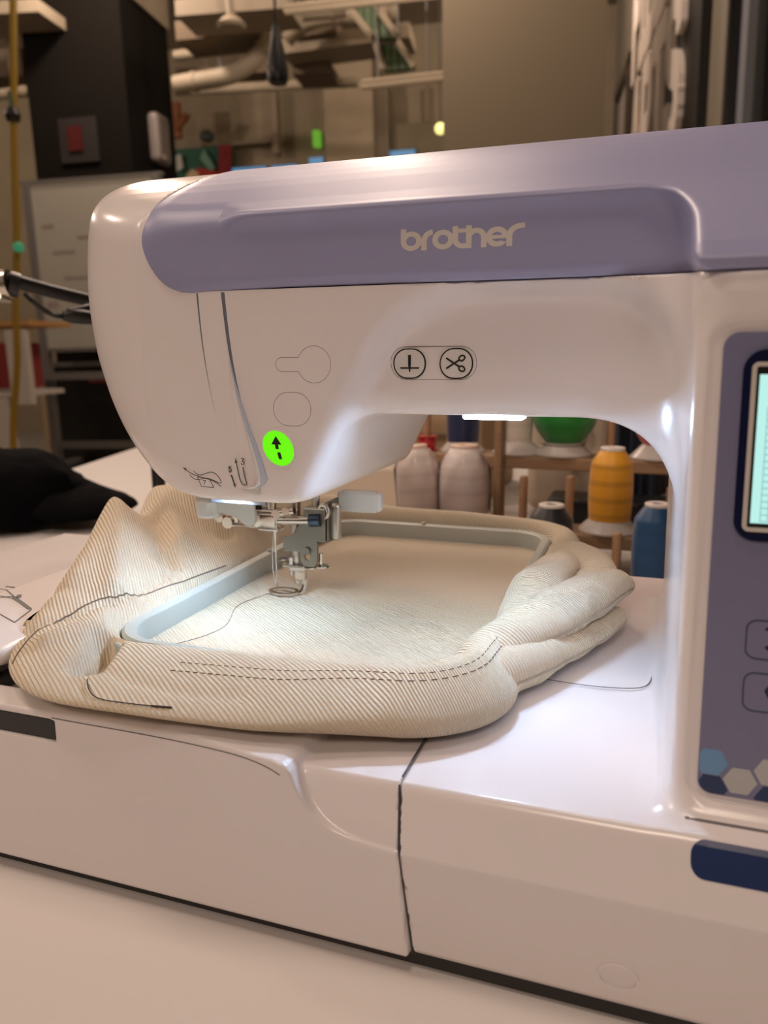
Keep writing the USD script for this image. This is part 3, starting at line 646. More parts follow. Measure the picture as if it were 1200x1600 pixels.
keep = np.clip((sk_v - .03) / .12, 0, 1) * np.clip((.86 - sk_v) / .2, 0, 1); keep = keep * keep * (3 - 2 * keep)
dz = np.stack([fold_disp(XYZ[i:i + 50, :, 0], XYZ[i:i + 50, :, 1]) for i in range(0, len(XYZ), 50)]).reshape(XYZ.shape[:2])
nz_ = (meshkit.fbm(XYZ * 28, 3, 5) - .5) * .0075 * np.clip((np.abs(XYZ[..., 0] - .055) - .085) / .03, 0.12, 1)
XYZ[..., 2] += (dz + nz_) * keep
XYZ[..., 2] = np.maximum(XYZ[..., 2], np.where(XYZ[..., 0] < -.0500, .0779 + .0143 * np.clip((-.0500 - XYZ[..., 0]) / .0075, 0, 1) * np.clip((XYZ[..., 1] + .142) / .026, 0, 1), np.where(XYZ[..., 1] < -.112, np.interp(XYZ[..., 0], [.058, .074, .0872, .100], [.0779, .0757, .0722, .0708]), .0708)))
ns, nv = XYZ.shape[:2]
i, j = np.meshgrid(np.arange(ns), np.arange(nv - 1), indexing='ij'); i2 = (i + 1) % ns
SKQ = np.stack([i * nv + j, i2 * nv + j, i2 * nv + j + 1, i * nv + j + 1], -1).reshape(-1, 4)[:, ::-1]
def surf_normals(X):
    a = np.roll(X, -1, 0) - np.roll(X, 1, 0); b = np.gradient(X, axis=1); n = np.cross(b, a)
    return n / (np.linalg.norm(n, axis=-1, keepdims=True) + 1e-12)
SKN = -surf_normals(XYZ)
if (SKN[:, 40, 2]).mean() < 0: SKN = -SKN
garment = thing('ribbed_garment', 'cream ribbed knit garment stretched in the hoop with its folds bunched around it', 'garment')
gathered = obj('gathered_cloth', (XYZ.reshape(-1, 3), SKQ), M_knit, garment, normals=SKN.reshape(-1, 3), uv=UVS.reshape(-1, 2))
def roll(pts, rad, flat=1.0, ns=90, sides=40, seed=1):
    """a soft fold of cloth: a tapering roll with closed rounded ends"""
    p = spline(pts, ns); r = PchipInterpolator(np.linspace(0, 1, len(rad)), rad)(np.linspace(0, 1, ns))
    e = np.linspace(0, 1, ns); r = r * np.sqrt(np.clip(1 - np.clip(1 - e / .10, 0, 1) ** 2, .0004, 1)) * np.sqrt(np.clip(1 - np.clip(1 - (1 - e) / .10, 0, 1) ** 2, .0004, 1))
    t = np.gradient(p, axis=0); t /= np.linalg.norm(t, axis=1, keepdims=True); side = np.cross(t, [0, 0, 1.0]); side /= np.linalg.norm(side, axis=1, keepdims=True); up = np.cross(side, t)
    g = np.linspace(0, 2 * np.pi, sides, endpoint=False)
    v = p[:, None] + r[:, None, None] * (np.cos(g)[None, :, None] * side[:, None] + flat * np.sin(g)[None, :, None] * up[:, None])
    v = v + (meshkit.fbm(v * 55, 2, seed)[..., None] - .5) * .0050 * np.minimum(1, r / .006)[:, None, None] * (np.cos(g)[None, :, None] * side[:, None] + np.sin(g)[None, :, None] * up[:, None])
    v[..., 2] = np.maximum(v[..., 2], .0708)
    L = np.r_[0, np.cumsum(np.linalg.norm(np.diff(p, axis=0), axis=1))]
    uv = L[:, None, None] * np.array(RIB) + (g * .012)[None, :, None] * np.array([-RIB[1], RIB[0]]) + (g * .0012)[None, :, None] * np.array(RIB)
    i, j = np.meshgrid(np.arange(ns - 1), np.arange(sides), indexing='ij'); j2 = (j + 1) % sides
    q = np.stack([i * sides + j, i * sides + j2, (i + 1) * sides + j2, (i + 1) * sides + j], -1).reshape(-1, 4)
    n = np.cross(np.roll(v, -1, 1) - np.roll(v, 1, 1), np.gradient(v, axis=0)); n /= np.linalg.norm(n, axis=-1, keepdims=True) + 1e-12
    if ((v - p[:, None]) * n).sum() < 0: n, q = -n, q[:, ::-1]
    return obj('cloth_fold', (v.reshape(-1, 3), q), M_knit, garment, normals=n.reshape(-1, 3), uv=uv.reshape(-1, 2))
roll([(.128, -.090, .0850), (.149, -.054, .0895), (.168, -.014, .0930), (.184, .022, .0935), (.193, .042, .0912)], (.006, .0120, .0145, .0140, .0095), .70, seed=2)
roll([(.112, -.114, .0800), (.136, -.090, .0805), (.155, -.062, .0800), (.173, -.028, .0790), (.187, .006, .0790), (.191, .026, .0795)], (.0105, .0125, .0115, .0090, .0075, .0055), .85, seed=3)
roll([(.140, -.060, .0880), (.1475, -.022, .0935), (.1520, .015, .0965), (.1570, .050, .0970), (.159, .076, .0935)], (.004, .0100, .0135, .0115, .0070), .65, seed=4)
roll([(.146, .105, .0915), (.160, .082, .0945), (.172, .058, .0945), (.181, .034, .0910)], (.005, .0100, .0130, .0090), .75, seed=5)
roll([(.164, .016, .0850), (.176, .036, .0895), (.187, .052, .0890)], (.006, .0110, .0090), .80, seed=6)
P0, N0 = hoop_path(np.linspace(0, PER, 240, endpoint=False))
flat = sg.Polygon(P0 + N0 * .0062)
gx, gy = np.meshgrid(np.arange(HX0 - .01, HX1 + .01, .004), np.arange(HY0 - .01, HY1 + .01, .004))
fl = trimesh.creation.extrude_polygon(flat, .0006, engine='earcut'); fl.apply_translation((0, 0, .0784))
obj('hooped_panel', fl, M_knit, garment, smooth=False, uv=np.array(fl.vertices)[:, :2], label='flat stretched panel inside the hoop')
M_thread = plain('dark_grey_thread', (.10, .09, .08), .7)
M_stitch = plain('brown_stitch', (.17, .12, .08), .8)
def on_skirt(s, vv, lift=.0004):
    kf = np.mod(s, PER) / PER * ns; jf = np.clip(vv * (nv - 1), 0, nv - 1.001)
    co = lambda A: np.stack([ndimage.map_coordinates(A[..., c], [kf, jf], order=1, mode='grid-wrap') for c in range(3)], -1)
    return co(XYZ) + co(SKN) * lift
def dashes(pts, n_on, n_off, r):
    return cat(*[tube(pts[q:q + n_on], r, 5) for q in range(0, len(pts) - n_on, n_on + n_off)])
for vv, r in ((.37, .00020), (.43, .00026)):
    ss_ = np.linspace(.028, .215, 420)
    obj('seam_stitch', dashes(on_skirt(ss_, np.full(420, vv) + .0 * ss_, .0001), 5, 2, r), M_stitch, gathered, label='stitched seam along the front fold')
ss_ = np.linspace(.680, .794, 320); vv = np.interp(ss_, [.680, .72, .745, .765, .780, .794], [.055, .085, .13, .22, .38, .66])
obj('seam_line', tube(on_skirt(ss_, vv, .00005), .00042, 6), M_stitch, gathered, label='dark side seam over the left folds')
# loose threads
a_ = [(.0004, -.001, .0802), (-.003, -.009, .0797), (-.008, -.030, .0796), (.002, -.062, .0796), (-.004, -.085, .0796), (-.014, -.100, .0797), (-.0185, -.1085, .0802)]
lt1 = thing('loose_thread', 'thin grey thread trailing from the needle across the hooped cloth', 'thread', group=None)
obj('strand', tube(spline(a_, 80), .00016, 6), M_thread, lt1)
b_ = on_skirt(np.array([.801, .803, PER + .001, PER + .010, PER + .020, PER + .031, PER + .042]), np.array([.18, .38, .54, .625, .645, .640, .630]), .0004)
lt2 = thing('loose_thread', 'short dark brown thread end lying on the front fold of the cloth', 'thread')
obj('strand', cat(tube(spline(b_, 60), .00022, 6), tube(b_[-2:] * [[.25], [.75]] if False else spline(b_, 60)[-6:], .00038, 6)), plain('brown_thread', (.05, .03, .025), .7), lt2)

# ------------------------------------------------------------------ table and the things on it
table = thing('work_table', 'long white laminate table carrying the sewing machine and the thread rack', 'table')
tb = trimesh.creation.extrude_polygon(sg.Polygon([(-.985, 1.25), (-.43, -.62), (1.05, -.62), (1.05, 1.25)]).buffer(.006), .028, engine='earcut'); tb.apply_translation((0, 0, -.028))
obj('tabletop', tb, M_table, table)
for lx, ly in ((-.86, 1.15), (-.36, -.52), (.96, -.52), (.96, 1.15)): obj('leg', cyl((lx, ly, -.755), (lx, ly, -.028), .025), M_steel, table)

WOOD = {}
def wood(name, c1, c2, sc=(6, 60, 60)):
    return mat(name, {'tc': ('texture_coordinate', {}), 'mp': ('mapping', {'scale': sc}), 'n': ('noise_texture', {'scale': 3.0, 'detail': 6.0, 'distortion': 0.6}),
        'r': ('rgb_ramp', {'ramp': [(0.3, c1), (0.7, c2)]}), 'p': ('principled_bsdf', {'roughness': 0.55})},
        [('tc.object', 'mp.vector'), ('mp.vector', 'n.vector'), ('n.fac', 'r.fac'), ('r.color', 'p.base_color')])
M_wood = wood('rack_wood', (.29, .18, .10), (.37, .24, .14))
M_peg = wood('peg_wood', (.38, .22, .12), (.46, .28, .16), (60, 60, 8))
M_card = plain('cardboard', (.52, .38, .24), .8)
rack = thing('thread_rack', 'stepped wooden thread rack with dowel pegs behind the machine', 'thread rack', (.17, .40, 0))
def rk(m): return moved(m, (-.17, -.40, 0))
obj('base_plank', rk(rbox(-.06, .296, 0, .42, .352, .010, .002)), M_wood, rack)
obj('shelf_plank', rk(rbox(-.075, .372, .0270, .42, .424, .0405, .002)), M_wood, rack)
obj('shelf_plank', rk(rbox(-.090, .462, .0900, .42, .514, .1040, .002)), M_wood, rack)
obj('shelf_plank', rk(rbox(-.100, .552, .1540, .42, .604, .1680, .002)), M_wood, rack)
for x0 in (.0480, .4200):
    obj('side_post', rk(rbox(x0 - .0042, .430, 0, x0 + .0042, .458, .19, .002)), M_wood, rack)
PEGS = [(.179, .326, .010, .043), (.0817, .398, .0405, .050), (.1283, .398, .0405, .052), (.2242, .398, .0405, .045), (-.047, .488, .104, .05), (.1612, .488, .104, .07)]
for x, y, z, h in PEGS: obj('peg', rk(cat(cyl((x, y, z), (x, y, z + h), .0043, 14), lathe([(0, z + h), (.0043, z + h), (.0036, z + h + .0018), (0, z + h + .0026)], 14).apply_translation((x, y, 0)))), M_peg, rack)

def thread_mat(name, col, rough=.38, bands=0.0):
    dark = tuple(c * .74 for c in col)
    return mat(name, {'tc': ('texture_coordinate', {}), 'w': ('wave_texture', {'wave_type': 'bands', 'bands_direction': 'z', 'scale': 19.0, 'distortion': 7.0, 'detail': 3.0}),
        'fine': ('wave_texture', {'wave_type': 'bands', 'bands_direction': 'z', 'scale': 330.0, 'distortion': 1.5, 'detail': 1.0}),
        'r': ('rgb_ramp', {'ramp': [(0.0, dark if bands else tuple(c * .9 for c in col)), (0.5, col), (1.0, col)]}),
        'b': ('bump', {'strength': .25, 'distance': .0004}), 'p': ('principled_bsdf', {'roughness': rough, 'sheen_weight': .3})},
        [('tc.object', 'w.vector'), ('tc.object', 'fine.vector'), ('w.fac', 'r.fac'), ('r.color', 'p.base_color'), ('fine.fac', 'b.height'), ('b.normal', 'p.normal')])
M_clear = plain('milky_plastic', (.72, .67, .63), .25, alpha=.72)
M_wrap = mat('clear_wrap', {'g': ('glossy_bsdf', {'roughness': .12, 'color': (1, .97, .95)}), 't': ('transparent_bsdf', {'color': (1, .99, .985)}), 'f': ('fresnel', {'IOR': 1.22}), 'm': ('mix_closure', {})},
             [('f.fac', 'm.fac'), ('t.BSDF', 'm.closure1'), ('g.BSDF', 'm.closure2')], surface='m.closure')
M_cap = plain('white_cap', (.80, .74, .69), .35); M_peach = plain('peach_cap', (.84, .64, .52), .35); M_hole = plain('dark_core', (.03, .025, .02), .6)
def spool(name, label, loc, r, h, col, flange=None, cap=M_cap, bulge=.0, lean=0.0, wrap=False, bands=1, shoulder=.22, neck=.52, group=None):
    t = thing(name, label, 'thread spool', loc, 0, group)
    if lean: UsdGeom.Xformable(t).AddRotateYOp().Set(float(lean))
    m = thread_mat(f'thread_{len(WOOD)}', col, bands=bands); WOOD[len(WOOD)] = 1
    z0 = .0 if flange is None else .012
    zs = np.linspace(z0, h * (1 - shoulder), 18); q = (zs - z0) / (h * (1 - shoulder) - z0)
    pr = [(0, z0), (r * .80, z0)] + [(r * (.94 + .06 * math.sin(a * math.pi) + bulge * math.sin(a * math.pi) * .5 - (bulge * .6 * (1 - a) ** 2)), z) for a, z in zip(q, zs)]
    pr += [(r * (.96 - (.96 - neck) * b ** 1.25), h * (1 - shoulder) + h * shoulder * .86 * b) for b in np.linspace(.08, 1, 8)] + [(0, h * .985)]
    obj('wound_thread', lathe(pr, 44), m, t)
    rc = r * neck * 1.06
    obj('core_cap', lathe([(rc * .42, h * .95), (rc * .95, h * .95), (rc, h * .965), (rc, h * .992), (rc * .93, h), (rc * .50, h), (rc * .42, h * .994), (rc * .42, h * .95)], 36), cap, t)
    obj('core_hole', lathe([(0, h * .952), (rc * .44, h * .952), (rc * .44, h * .975), (0, h * .975)], 20), M_hole, t)
    if flange: obj('base_flange', lathe([(0, .001), (flange, 0), (flange, .0016), (flange * .86, .0060), (r * .52, .020), (r * .48, .019), (flange * .80, .0052), (flange * .9, .0018), (0, .0024)], 44), M_clear, t, label='milky flared base')
    if wrap: obj('plastic_wrap', lathe([(r * 1.09, .0), (r * 1.07, h * .3), (r * 1.06, h * (1 - shoulder)), (r * neck * 1.25, h * .93)], 40), M_wrap, t, label='clear plastic wrap')
    return t
spool('thread_cone', 'leaning white wrapped thread cone, leftmost of the cones under the arm', (-.0270, .398, .0410), .0240, .080, (.92, .84, .80), cap=M_peach, wrap=True, bands=0, lean=-6, shoulder=.30, group=None)
spool('thread_cone', 'upright white wrapped thread cone beside the leaning one, with a peach cap', (.0190, .398, .0410), .0265, .082, (.90, .83, .82), cap=M_peach, wrap=True, bands=0, shoulder=.30)
spool('thread_cone', 'golden yellow thread cone on a clear flared base', (.1680, .398, .0410), .0215, .0840, (.86, .40, .02), flange=.0300)
spool('thread_cone', 'bright blue thread cone in the front row beside the machine column', (.2120, .326, .0105), .0205, .0740, (.0, .065, .20), bands=0)
spool('thread_cone', 'black thread cone in the front row with only its white cap and shoulder showing', (.1190, .326, .0105), .0215, .0680, (.010, .010, .014), bands=0)
spool('thread_cone', 'navy blue thread cone on the upper shelf cut off by the arm', (-.0040, .488, .1045), .0195, .085, (.008, .018, .085), flange=.0260, bands=0)
spool('thread_cone', 'plain white thread cone on a wide white base on the upper shelf', (.0600, .488, .1045), .0165, .085, (.72, .66, .58), flange=.0290, bands=0)
spool('thread_cone', 'grass green egg-shaped thread cone on the upper shelf', (.1110, .488, .1045), .0290, .085, (.010, .26, .035), flange=.0310, bulge=.55, bands=0)
spool('thread_cone', 'pink thread cone at the right end of the upper shelf', (.2120, .488, .1045), .0245, .085, (.78, .17, .22), flange=.0300, bulge=.55, bands=0)
red = thing('thread_bobbin', 'small red bobbin on a peg at the left of the upper shelf', 'bobbin', (-.047, .488, .1045))
obj('wound_thread', lathe([(0, .001), (.0085, .001), (.0105, .006), (.0105, .012), (.0085, .016), (0, .016)], 28), plain('red_thread', (.50, .02, .03), .4), red)
obj('bobbin_rim', cat(lathe([(0, 0), (.0125, 0), (.0125, .0012), (0, .0012)], 28), lathe([(0, .0155), (.0125, .0155), (.0125, .0168), (0, .0168)], 28)), plain('red_clear', (.55, .05, .06), .2), red)
cone2 = thing('thread_bobbin', 'tiny white bobbin half hidden by the cloth behind the hoop', 'bobbin', (-.026, .345, .0105))
obj('wound_thread', lathe([(0, 0), (.011, 0), (.011, .045), (.008, .049), (0, .049)], 28), M_cap, cone2)
obj('core_hole', lathe([(0, .0492), (.004, .0492), (.004, .0497), (0, .0497)], 20), M_hole, cone2)

# clutter behind the rack
def slab(name, label, category, x0, y0, z0, x1, y1, z1, m, r=.004, part='body'):
    t = thing(name, label, category, ((x0 + x1) / 2, (y0 + y1) / 2, z0)); obj(part, moved(rbox(x0, y0, z0, x1, y1, z1, r), (-(x0 + x1) / 2, -(y0 + y1) / 2, -z0)), m, t); return t
bx = slab('cardboard_box', 'tan cardboard box behind the leaning white cone', 'box', -.34, .68, 0, -.02, .95, .20, M_card)
obj('lid_flap', moved(rbox(-.335, .676, .10, -.03, .682, .104, .001), (.18, -.815, 0)), plain('box_edge', (.20, .15, .10), .8), bx)
slab('storage_case', 'pale cream storage case standing behind the white cones', 'case', -.30, .56, 0, -.075, .64, .070, plain('cream_case', (.66, .56, .45), .5), .006)
bag = thing('tote_bag', 'cream cloth bag seen between the middle pegs of the rack', 'bag', (.10, .70, 0))
obj('bag_body', moved(rbox(.045, .66, .004, .155, .74, .150, .016, 12), (-.10, -.70, 0)), plain('cream_canvas', (.72, .62, .50), .9), bag)
obj('bag_handle', tube(spline([(-.02, -.042, .12), (-.012, -.046, .09), (.0, -.046, .075), (.015, -.046, .09), (.022, -.042, .125)], 24), .0022, 8), plain('bag_strap', (.35, .30, .25), .8), bag)
def drape(name, label, x0, x1, y, z0, z1, m, seed, amp=.012, n=7):
    u = np.linspace(0, 1, 90); w = np.linspace(0, 1, 30); U, W = np.meshgrid(u, w, indexing='ij')
    X = x0 + (x1 - x0) * U + .004 * np.sin(W * 5 + seed); Y = y + amp * np.sin(U * n * 2 * np.pi + seed + W * .8) * (1 - .4 * W) + amp * .6 * np.sin(U * n * 4.7 + seed * 2)
    Z = z0 + (z1 - z0) * W
    V = np.stack([X, Y, Z], -1); back = V + [0, .006, 0]
    k = V.shape[1]; i, j = np.meshgrid(np.arange(89), np.arange(29), indexing='ij'); q = np.stack([i * k + j, (i + 1) * k + j, (i + 1) * k + j + 1, i * k + j + 1], -1).reshape(-1, 4)
    N = V.shape[0] * k; vv = np.vstack([V.reshape(-1, 3), back.reshape(-1, 3)]) - [(x0 + x1) / 2, y, z0]
    t = thing(name, label, 'clothing', ((x0 + x1) / 2, y, z0)); obj('cloth', (vv, np.vstack([q, q[:, ::-1] + N])), m, t, smooth=True); return t
drape('hanging_garment', 'dark navy denim garment hanging behind the rack beside the cream bag', .145, .215, .82, .0, .42, plain('dark_denim', (.020, .027, .050), .9), 1, .010, 4)
drape('hanging_garment', 'charcoal grey garment hanging behind the yellow cone', .200, .300, .86, .0, .42, plain('charcoal_cloth', (.060, .055, .055), .9), 2, .012, 3)
drape('hanging_garment', 'black garment hanging behind the green cone', .09, .165, .90, .0, .42, plain('black_cloth', (.010, .011, .014), .9), 3, .012, 3)
drape('hanging_garment', 'dark blue grey garment at the right end of the hanging row', .290, .42, .88, .0, .42, plain('slate_cloth', (.045, .055, .065), .9), 4, .012, 4)
slab('storage_bin', 'low black bin standing on the table behind the front row of thread', 'bin', .085, .56, 0, .36, .63, .040, M_black, .005)

# black cap on the left of the table
M_blackcloth = mat('black_felt', {'n': ('noise_texture', {'scale': 600.0}), 'b': ('bump', {'strength': .3, 'distance': .0006}), 'p': ('principled_bsdf', {'base_color': (.0025, .0025, .0035), 'roughness': 1.0, 'specular_ior_level': .1})}, [('n.fac', 'b.height'), ('b.normal', 'p.normal')])
cap = thing('cloth_cap', 'black cloth cap lying on the table at the left', 'cap', (-.60, .40, 0))
cs = trimesh.creation.icosphere(4, 1.0); v = cs.vertices.copy()
v[:, 2] = np.where(v[:, 2] < 0, v[:, 2] * .12, v[:, 2]); v *= [.105, .105, .082]; v += (meshkit.fbm(v * 22, 3, 3)[:, None] - .5) * .022; v[:, 2] -= v[:, 2].min()
obj('crown', trimesh.Trimesh(v, cs.faces, process=False), M_blackcloth, cap, smooth=True)
cs = trimesh.creation.icosphere(4, 1.0); v = cs.vertices.copy(); v *= [.085, .075, .016]; v[:, 2] += .022 - 3.0 * v[:, 1] ** 2 + .018 * (1 - (v[:, 0] / .085)); v += [.085, .02, 0]; v += (meshkit.fbm(v * 20, 2, 9)[:, None] - .5) * .012
v[:, 2] = np.maximum(v[:, 2], .0005)
obj('brim', trimesh.Trimesh(v, cs.faces, process=False), M_blackcloth, cap, smooth=True)

# desk lamp arm entering at the left
def at(px, py, d): return CAM + RW @ np.array([px - 600, py - 800, F]) / F * d
lamp = thing('desk_lamp', 'black desk lamp arm with a silver joint at the left edge', 'lamp', at(0, 445, .80))
L0 = at(0, 445, .80)
obj('arm_rod', moved(tube([at(10, 436, .80), at(80, 455, .83), at(150, 472, .86), at(230, 492, .90)], .0072, 14), -L0), M_black, lamp)
obj('joint', moved(cat(cyl(at(-18, 447, .80), at(16, 443, .80), .0150), cyl(at(4, 425, .80), at(4, 470, .80), .0085)), -L0), M_steel, lamp, label='silver joint')
obj('joint_collar', moved(cyl(at(14, 443, .80), at(30, 447, .805), .0125), -L0), M_black, lamp)
obj('cable', moved(tube(spline([at(40, 460, .80), at(55, 474, .80), at(75, 488, .81), at(100, 494, .81)], 30), .0026, 8), -L0), M_black, lamp)
pz = [at(98, 494, .81), at(112, 494, .815), at(145, 497, .83)]
obj('cable_switch', moved(cat(tube([pz[0], pz[1], pz[1] + (pz[2] - pz[1]) * .5, pz[2]], [.0045, .0078, .0082, .0075], 12), tube([at(108, 488, .812), at(150, 478, .84)], .004, 8)), -L0), M_black, lamp)
post = [at(230, 492, .90), at(236, 560, .90) * [1, 1, 0] + [0, 0, 0]]
obj('stand', moved(cat(cyl(post[0], post[1], .008), lathe([(0, 0), (.07, 0), (.07, .012), (.02, .018), (0, .018)], 32).apply_translation(post[1])), -L0), M_black, lamp)

# ------------------------------------------------------------------ the room behind, in its own axes (u right, v away, w up) from the camera's place
nr = np.array([150, 5900, 1200.0]); nr /= np.linalg.norm(nr)
Vr = np.array([221, -240, 1200.0]); Vr -= nr * (Vr @ nr); Vr /= np.linalg.norm(Vr)
Wr = -nr; Ur = np.cross(Vr, Wr); RM = RW @ np.stack([Ur, Vr, Wr], 1)        # world = CAM + RM @ uvw
def rp(px, py, v):
    d = RM.T @ (RW @ np.array([px - 600, py - 800, F])); return d * (v / d[1])
def ru(px, py, u):
    d = RM.T @ (RW @ np.array([px - 600, py - 800, F])); return d * (u / d[0])
def rxf(name, base):
    x = UsdGeom.Xform.Define(stage, numbered('/World/' + name)); m = np.eye(4); m[:3, :3] = RM.T; m[3, :3] = CAM + RM @ np.asarray(base, float)
    x.AddTransformOp().Set(Gf.Matrix4d(*m.ravel())); return x
def rthing(name, label, category, base, group=None): return tag(rxf(name, base), label, category, group)
def rstruct(name, parts, base=(0, 0, 0)):
    x = rxf(name, base); tag(x, kind='structure')
    for n, m, mt in parts: obj(n, moved(m, -np.asarray(base, float)), mt, x)
    return x
def rbox3(a, b): m = trimesh.creation.box(np.abs(np.array(b) - a)); m.apply_translation((np.array(a) + b) / 2); return m
FL, CE, FARV, VS = -.975, 3.95, 10.3, .74
def rough_mat(name, c1, c2, sc=3.0, rough=.8):
    return mat(name, {'tc': ('texture_coordinate', {}), 'n': ('noise_texture', {'scale': sc, 'detail': 4.0}), 'r': ('rgb_ramp', {'ramp': [(0.35, c1), (0.65, c2)]}), 'p': ('principled_bsdf', {'roughness': rough})},
               [('tc.object', 'n.vector'), ('n.fac', 'r.fac'), ('r.color', 'p.base_color')])
M_wall = rough_mat('beige_wall', (.30, .245, .160), (.33, .27, .180))
M_ceil = rough_mat('raw_ceiling', (.25, .21, .155), (.31, .26, .195), 1.2)
M_floor = rough_mat('grey_floor', (.25, .235, .21), (.29, .265, .235), 2.0, .45)
M_duct = rough_mat('painted_duct', (.34, .285, .20), (.40, .335, .24), 2.0, .6)
M_beam = rough_mat('painted_beam', (.28, .23, .16), (.32, .265, .19), 2.0, .7)
M_gapshade = plain('painted_ceiling_shade', (.16, .12, .08), .9)  # dark colour stands in for the shade in ceiling gaps
M_colblack = plain('black_column_paint', (.006, .0045, .003), .9, specular_ior_level=.15)
M_grey = plain('grey_metal_frame', (.16, .15, .14), .5)
M_olive = plain('olive_wall', (.19, .165, .12), .8)
M_bluegreywall = plain('blue_grey_wall', (.20, .195, .195), .8)
rstruct('floor', [('floor_slab', rbox3((-14, -5, FL - .1), (8, FARV + 1, FL)), M_floor)])
rstruct('ceiling', [('ceiling_deck', rbox3((-14, -5, CE), (8, FARV + 1, CE + .1)), M_ceil)])
rstruct('wall_back', [('wall_panel', rbox3((-14, FARV, FL), (8, FARV + .15, CE)), M_wall)])
rstruct('wall_left', [('wall_panel', rbox3((-14.1, -5, FL), (-14, FARV, CE)), M_wall)])
rstruct('wall_front', [('wall_panel', rbox3((-14, -5.1, FL), (8, -5, CE)), M_wall)])
RWU = .92
win_v0, win_v1 = 2.2, ru(1143, 100, RWU)[1]
rstruct('wall_right', [('wall_panel', rbox3((RWU, win_v1, FL), (RWU + .15, 9.3, CE)), M_olive),
                       ('wall_panel', rbox3((RWU, win_v0, FL), (RWU + .15, win_v1, .2)), M_olive), ('wall_panel', rbox3((RWU, 9.3, FL), (8, 9.45, CE)), M_bluegreywall)])
# window in the right wall
wn = rstruct('window_1', [('window_frame', cat(rbox3((RWU - .03, win_v1 - .05, .2), (RWU + .10, win_v1, CE)), rbox3((RWU - .03, win_v0, .2), (RWU + .10, win_v0 + .05, CE)), rbox3((RWU - .03, win_v0, .2), (RWU + .1, win_v1, .26))), M_black),
    ('inner_frame', rbox3((RWU + .02, win_v1 - .17, .26), (RWU + .12, win_v1 - .05, CE)), plain('blue_grey_frame', (.22, .23, .26), .5))])
M_pane = mat('dark_pane', {'g': ('glossy_bsdf', {'roughness': .03, 'color': (.9, .9, .85)}), 't': ('transparent_bsdf', {'color': (.75, .75, .70)}), 'f': ('fresnel', {'IOR': 1.6}), 'm': ('mix_closure', {})},
             [('f.fac', 'm.fac'), ('t.BSDF', 'm.closure1'), ('g.BSDF', 'm.closure2')], surface='m.closure')
obj('pane', rbox3((RWU + .06, win_v0 + .05, .26), (RWU + .066, win_v1 - .17, CE)), M_pane, wn)
rstruct('wall_beyond', [('wall_panel', rbox3((RWU + 1.6, -5, FL), (RWU + 1.7, 9.3, CE)), plain('dim_room_wall', (.20, .17, .11), .9))])
lv = rthing('louver_reflection', 'yellowish slats standing in for a lit louver reflected in the window at the right edge', 'blind', (RWU + .9, 2.9, 0))  # solid slats imitate the reflection of a lit louver in the pane
for k in range(16):
    w_ = 1.02 + .045 * k
    obj('slat', rbox3((-.01, -.55, w_), (.02, .75, w_ + .026)), plain('reflected_slat', (.62, .52, .30), .6) if k == 0 else UsdShade.Material.Get(stage, '/World/Looks/reflected_slat'), lv)

# columns
cu0, cu1, cv0, cv1 = rp(44, 150, 6.6)[0], rp(198, 150, 6.6)[0], 6.6, 7.5
col = rstruct('column_1', [('shaft', rbox3((cu0, cv0, FL), (cu1, cv1, 3.05)), M_colblack), ('capital', rbox3((cu0 - .02, cv0 - .02, 3.05), (cu1 + .02, cv1 + .02, CE)), M_beam)])
tag(col, kind='structure')
fa = rthing('alarm_box', 'dark red call point box on the front of the black column', 'alarm', rp(127, 218, cv0))
obj('plate', rbox3((-.19, -.03, -.19), (.17, 0, .17)), plain('dark_box', (.012, .008, .007), .6), fa)
obj('push_button', rbox3((-.10, -.05, -.10), (.03, -.03, .10)), plain('alarm_red', (.06, .003, .003), .4), fa, label='red button')
p_ = ru(243, 222, cu1)
ds = rthing('wall_dispenser', 'rounded grey dispenser on the side of the black column', 'dispenser', p_)
obj('casing', moved(rbox(0, -.13, -.20, .08, .13, .23, .05, 10), (0, 0, 0)), plain('dispenser_grey', (.20, .17, .155), .35), ds)
obj('nozzle', lathe([(0, 0), (.05, 0), (.05, .03), (0, .03)], 20).apply_translation((.06, -.03, -.16)), M_chrome, ds)
q0, q1 = rp(692, 120, 5.0)[0], rp(946, 120, 5.0)[0]
rstruct('column_2', [('shaft', rbox3((q0, 5.0, FL), (q1, 6.0, CE)), plain('beige_column_paint', (.235, .19, .125), .8))])

# whiteboard on its wheeled stand
A, B_ = rp(33, 288, 6.0), rp(250, 280, 6.0); bot = rp(62, 545, 6.0)
wb = rthing('whiteboard', 'mobile whiteboard with faint marks on a grey wheeled stand in front of the black column', 'whiteboard', (A[0], 6.0, FL))
wu = B_[0] - A[0]; w1, w0 = A[2] - FL, bot[2] - FL
M_wb = plain('whiteboard_surface', (.42, .41, .36), .3)
obj('board', rbox3((0, 0, w0), (wu, .03, w1)), M_wb, wb)
for a_, b_ in ((w0 - .03, w0), (w1, w1 + .02)): obj('frame_rail', rbox3((-.02, -.01, a_), (wu + .02, .04, b_)), M_grey, wb)
for q, (a, b, c, d) in enumerate(((.15, .28, .10, .012), (.22, .45, .20, .010), (.45, .36, .18, .010), (.30, .62, .22, .010), (.12, .80, .10, .02))):
    obj('pen_mark', rbox3((a, -.004, w1 - b * 1.2), (a + c, -.001, w1 - b * 1.2 + d * 2)), plain(f'pen_mark_{q}', ((.34, .28, .25), (.32, .32, .31), (.35, .28, .25), (.34, .33, .30), (.34, .28, .25))[q], .5), wb)
for x0 in (.02, wu - .06): obj('leg', rbox3((x0, -.02, .10), (x0 + .06, .05, w1)), M_grey, wb)
obj('pen_tray', rbox3((0, -.09, w0 - .26), (wu, .02, w0 - .20)), M_grey, wb)
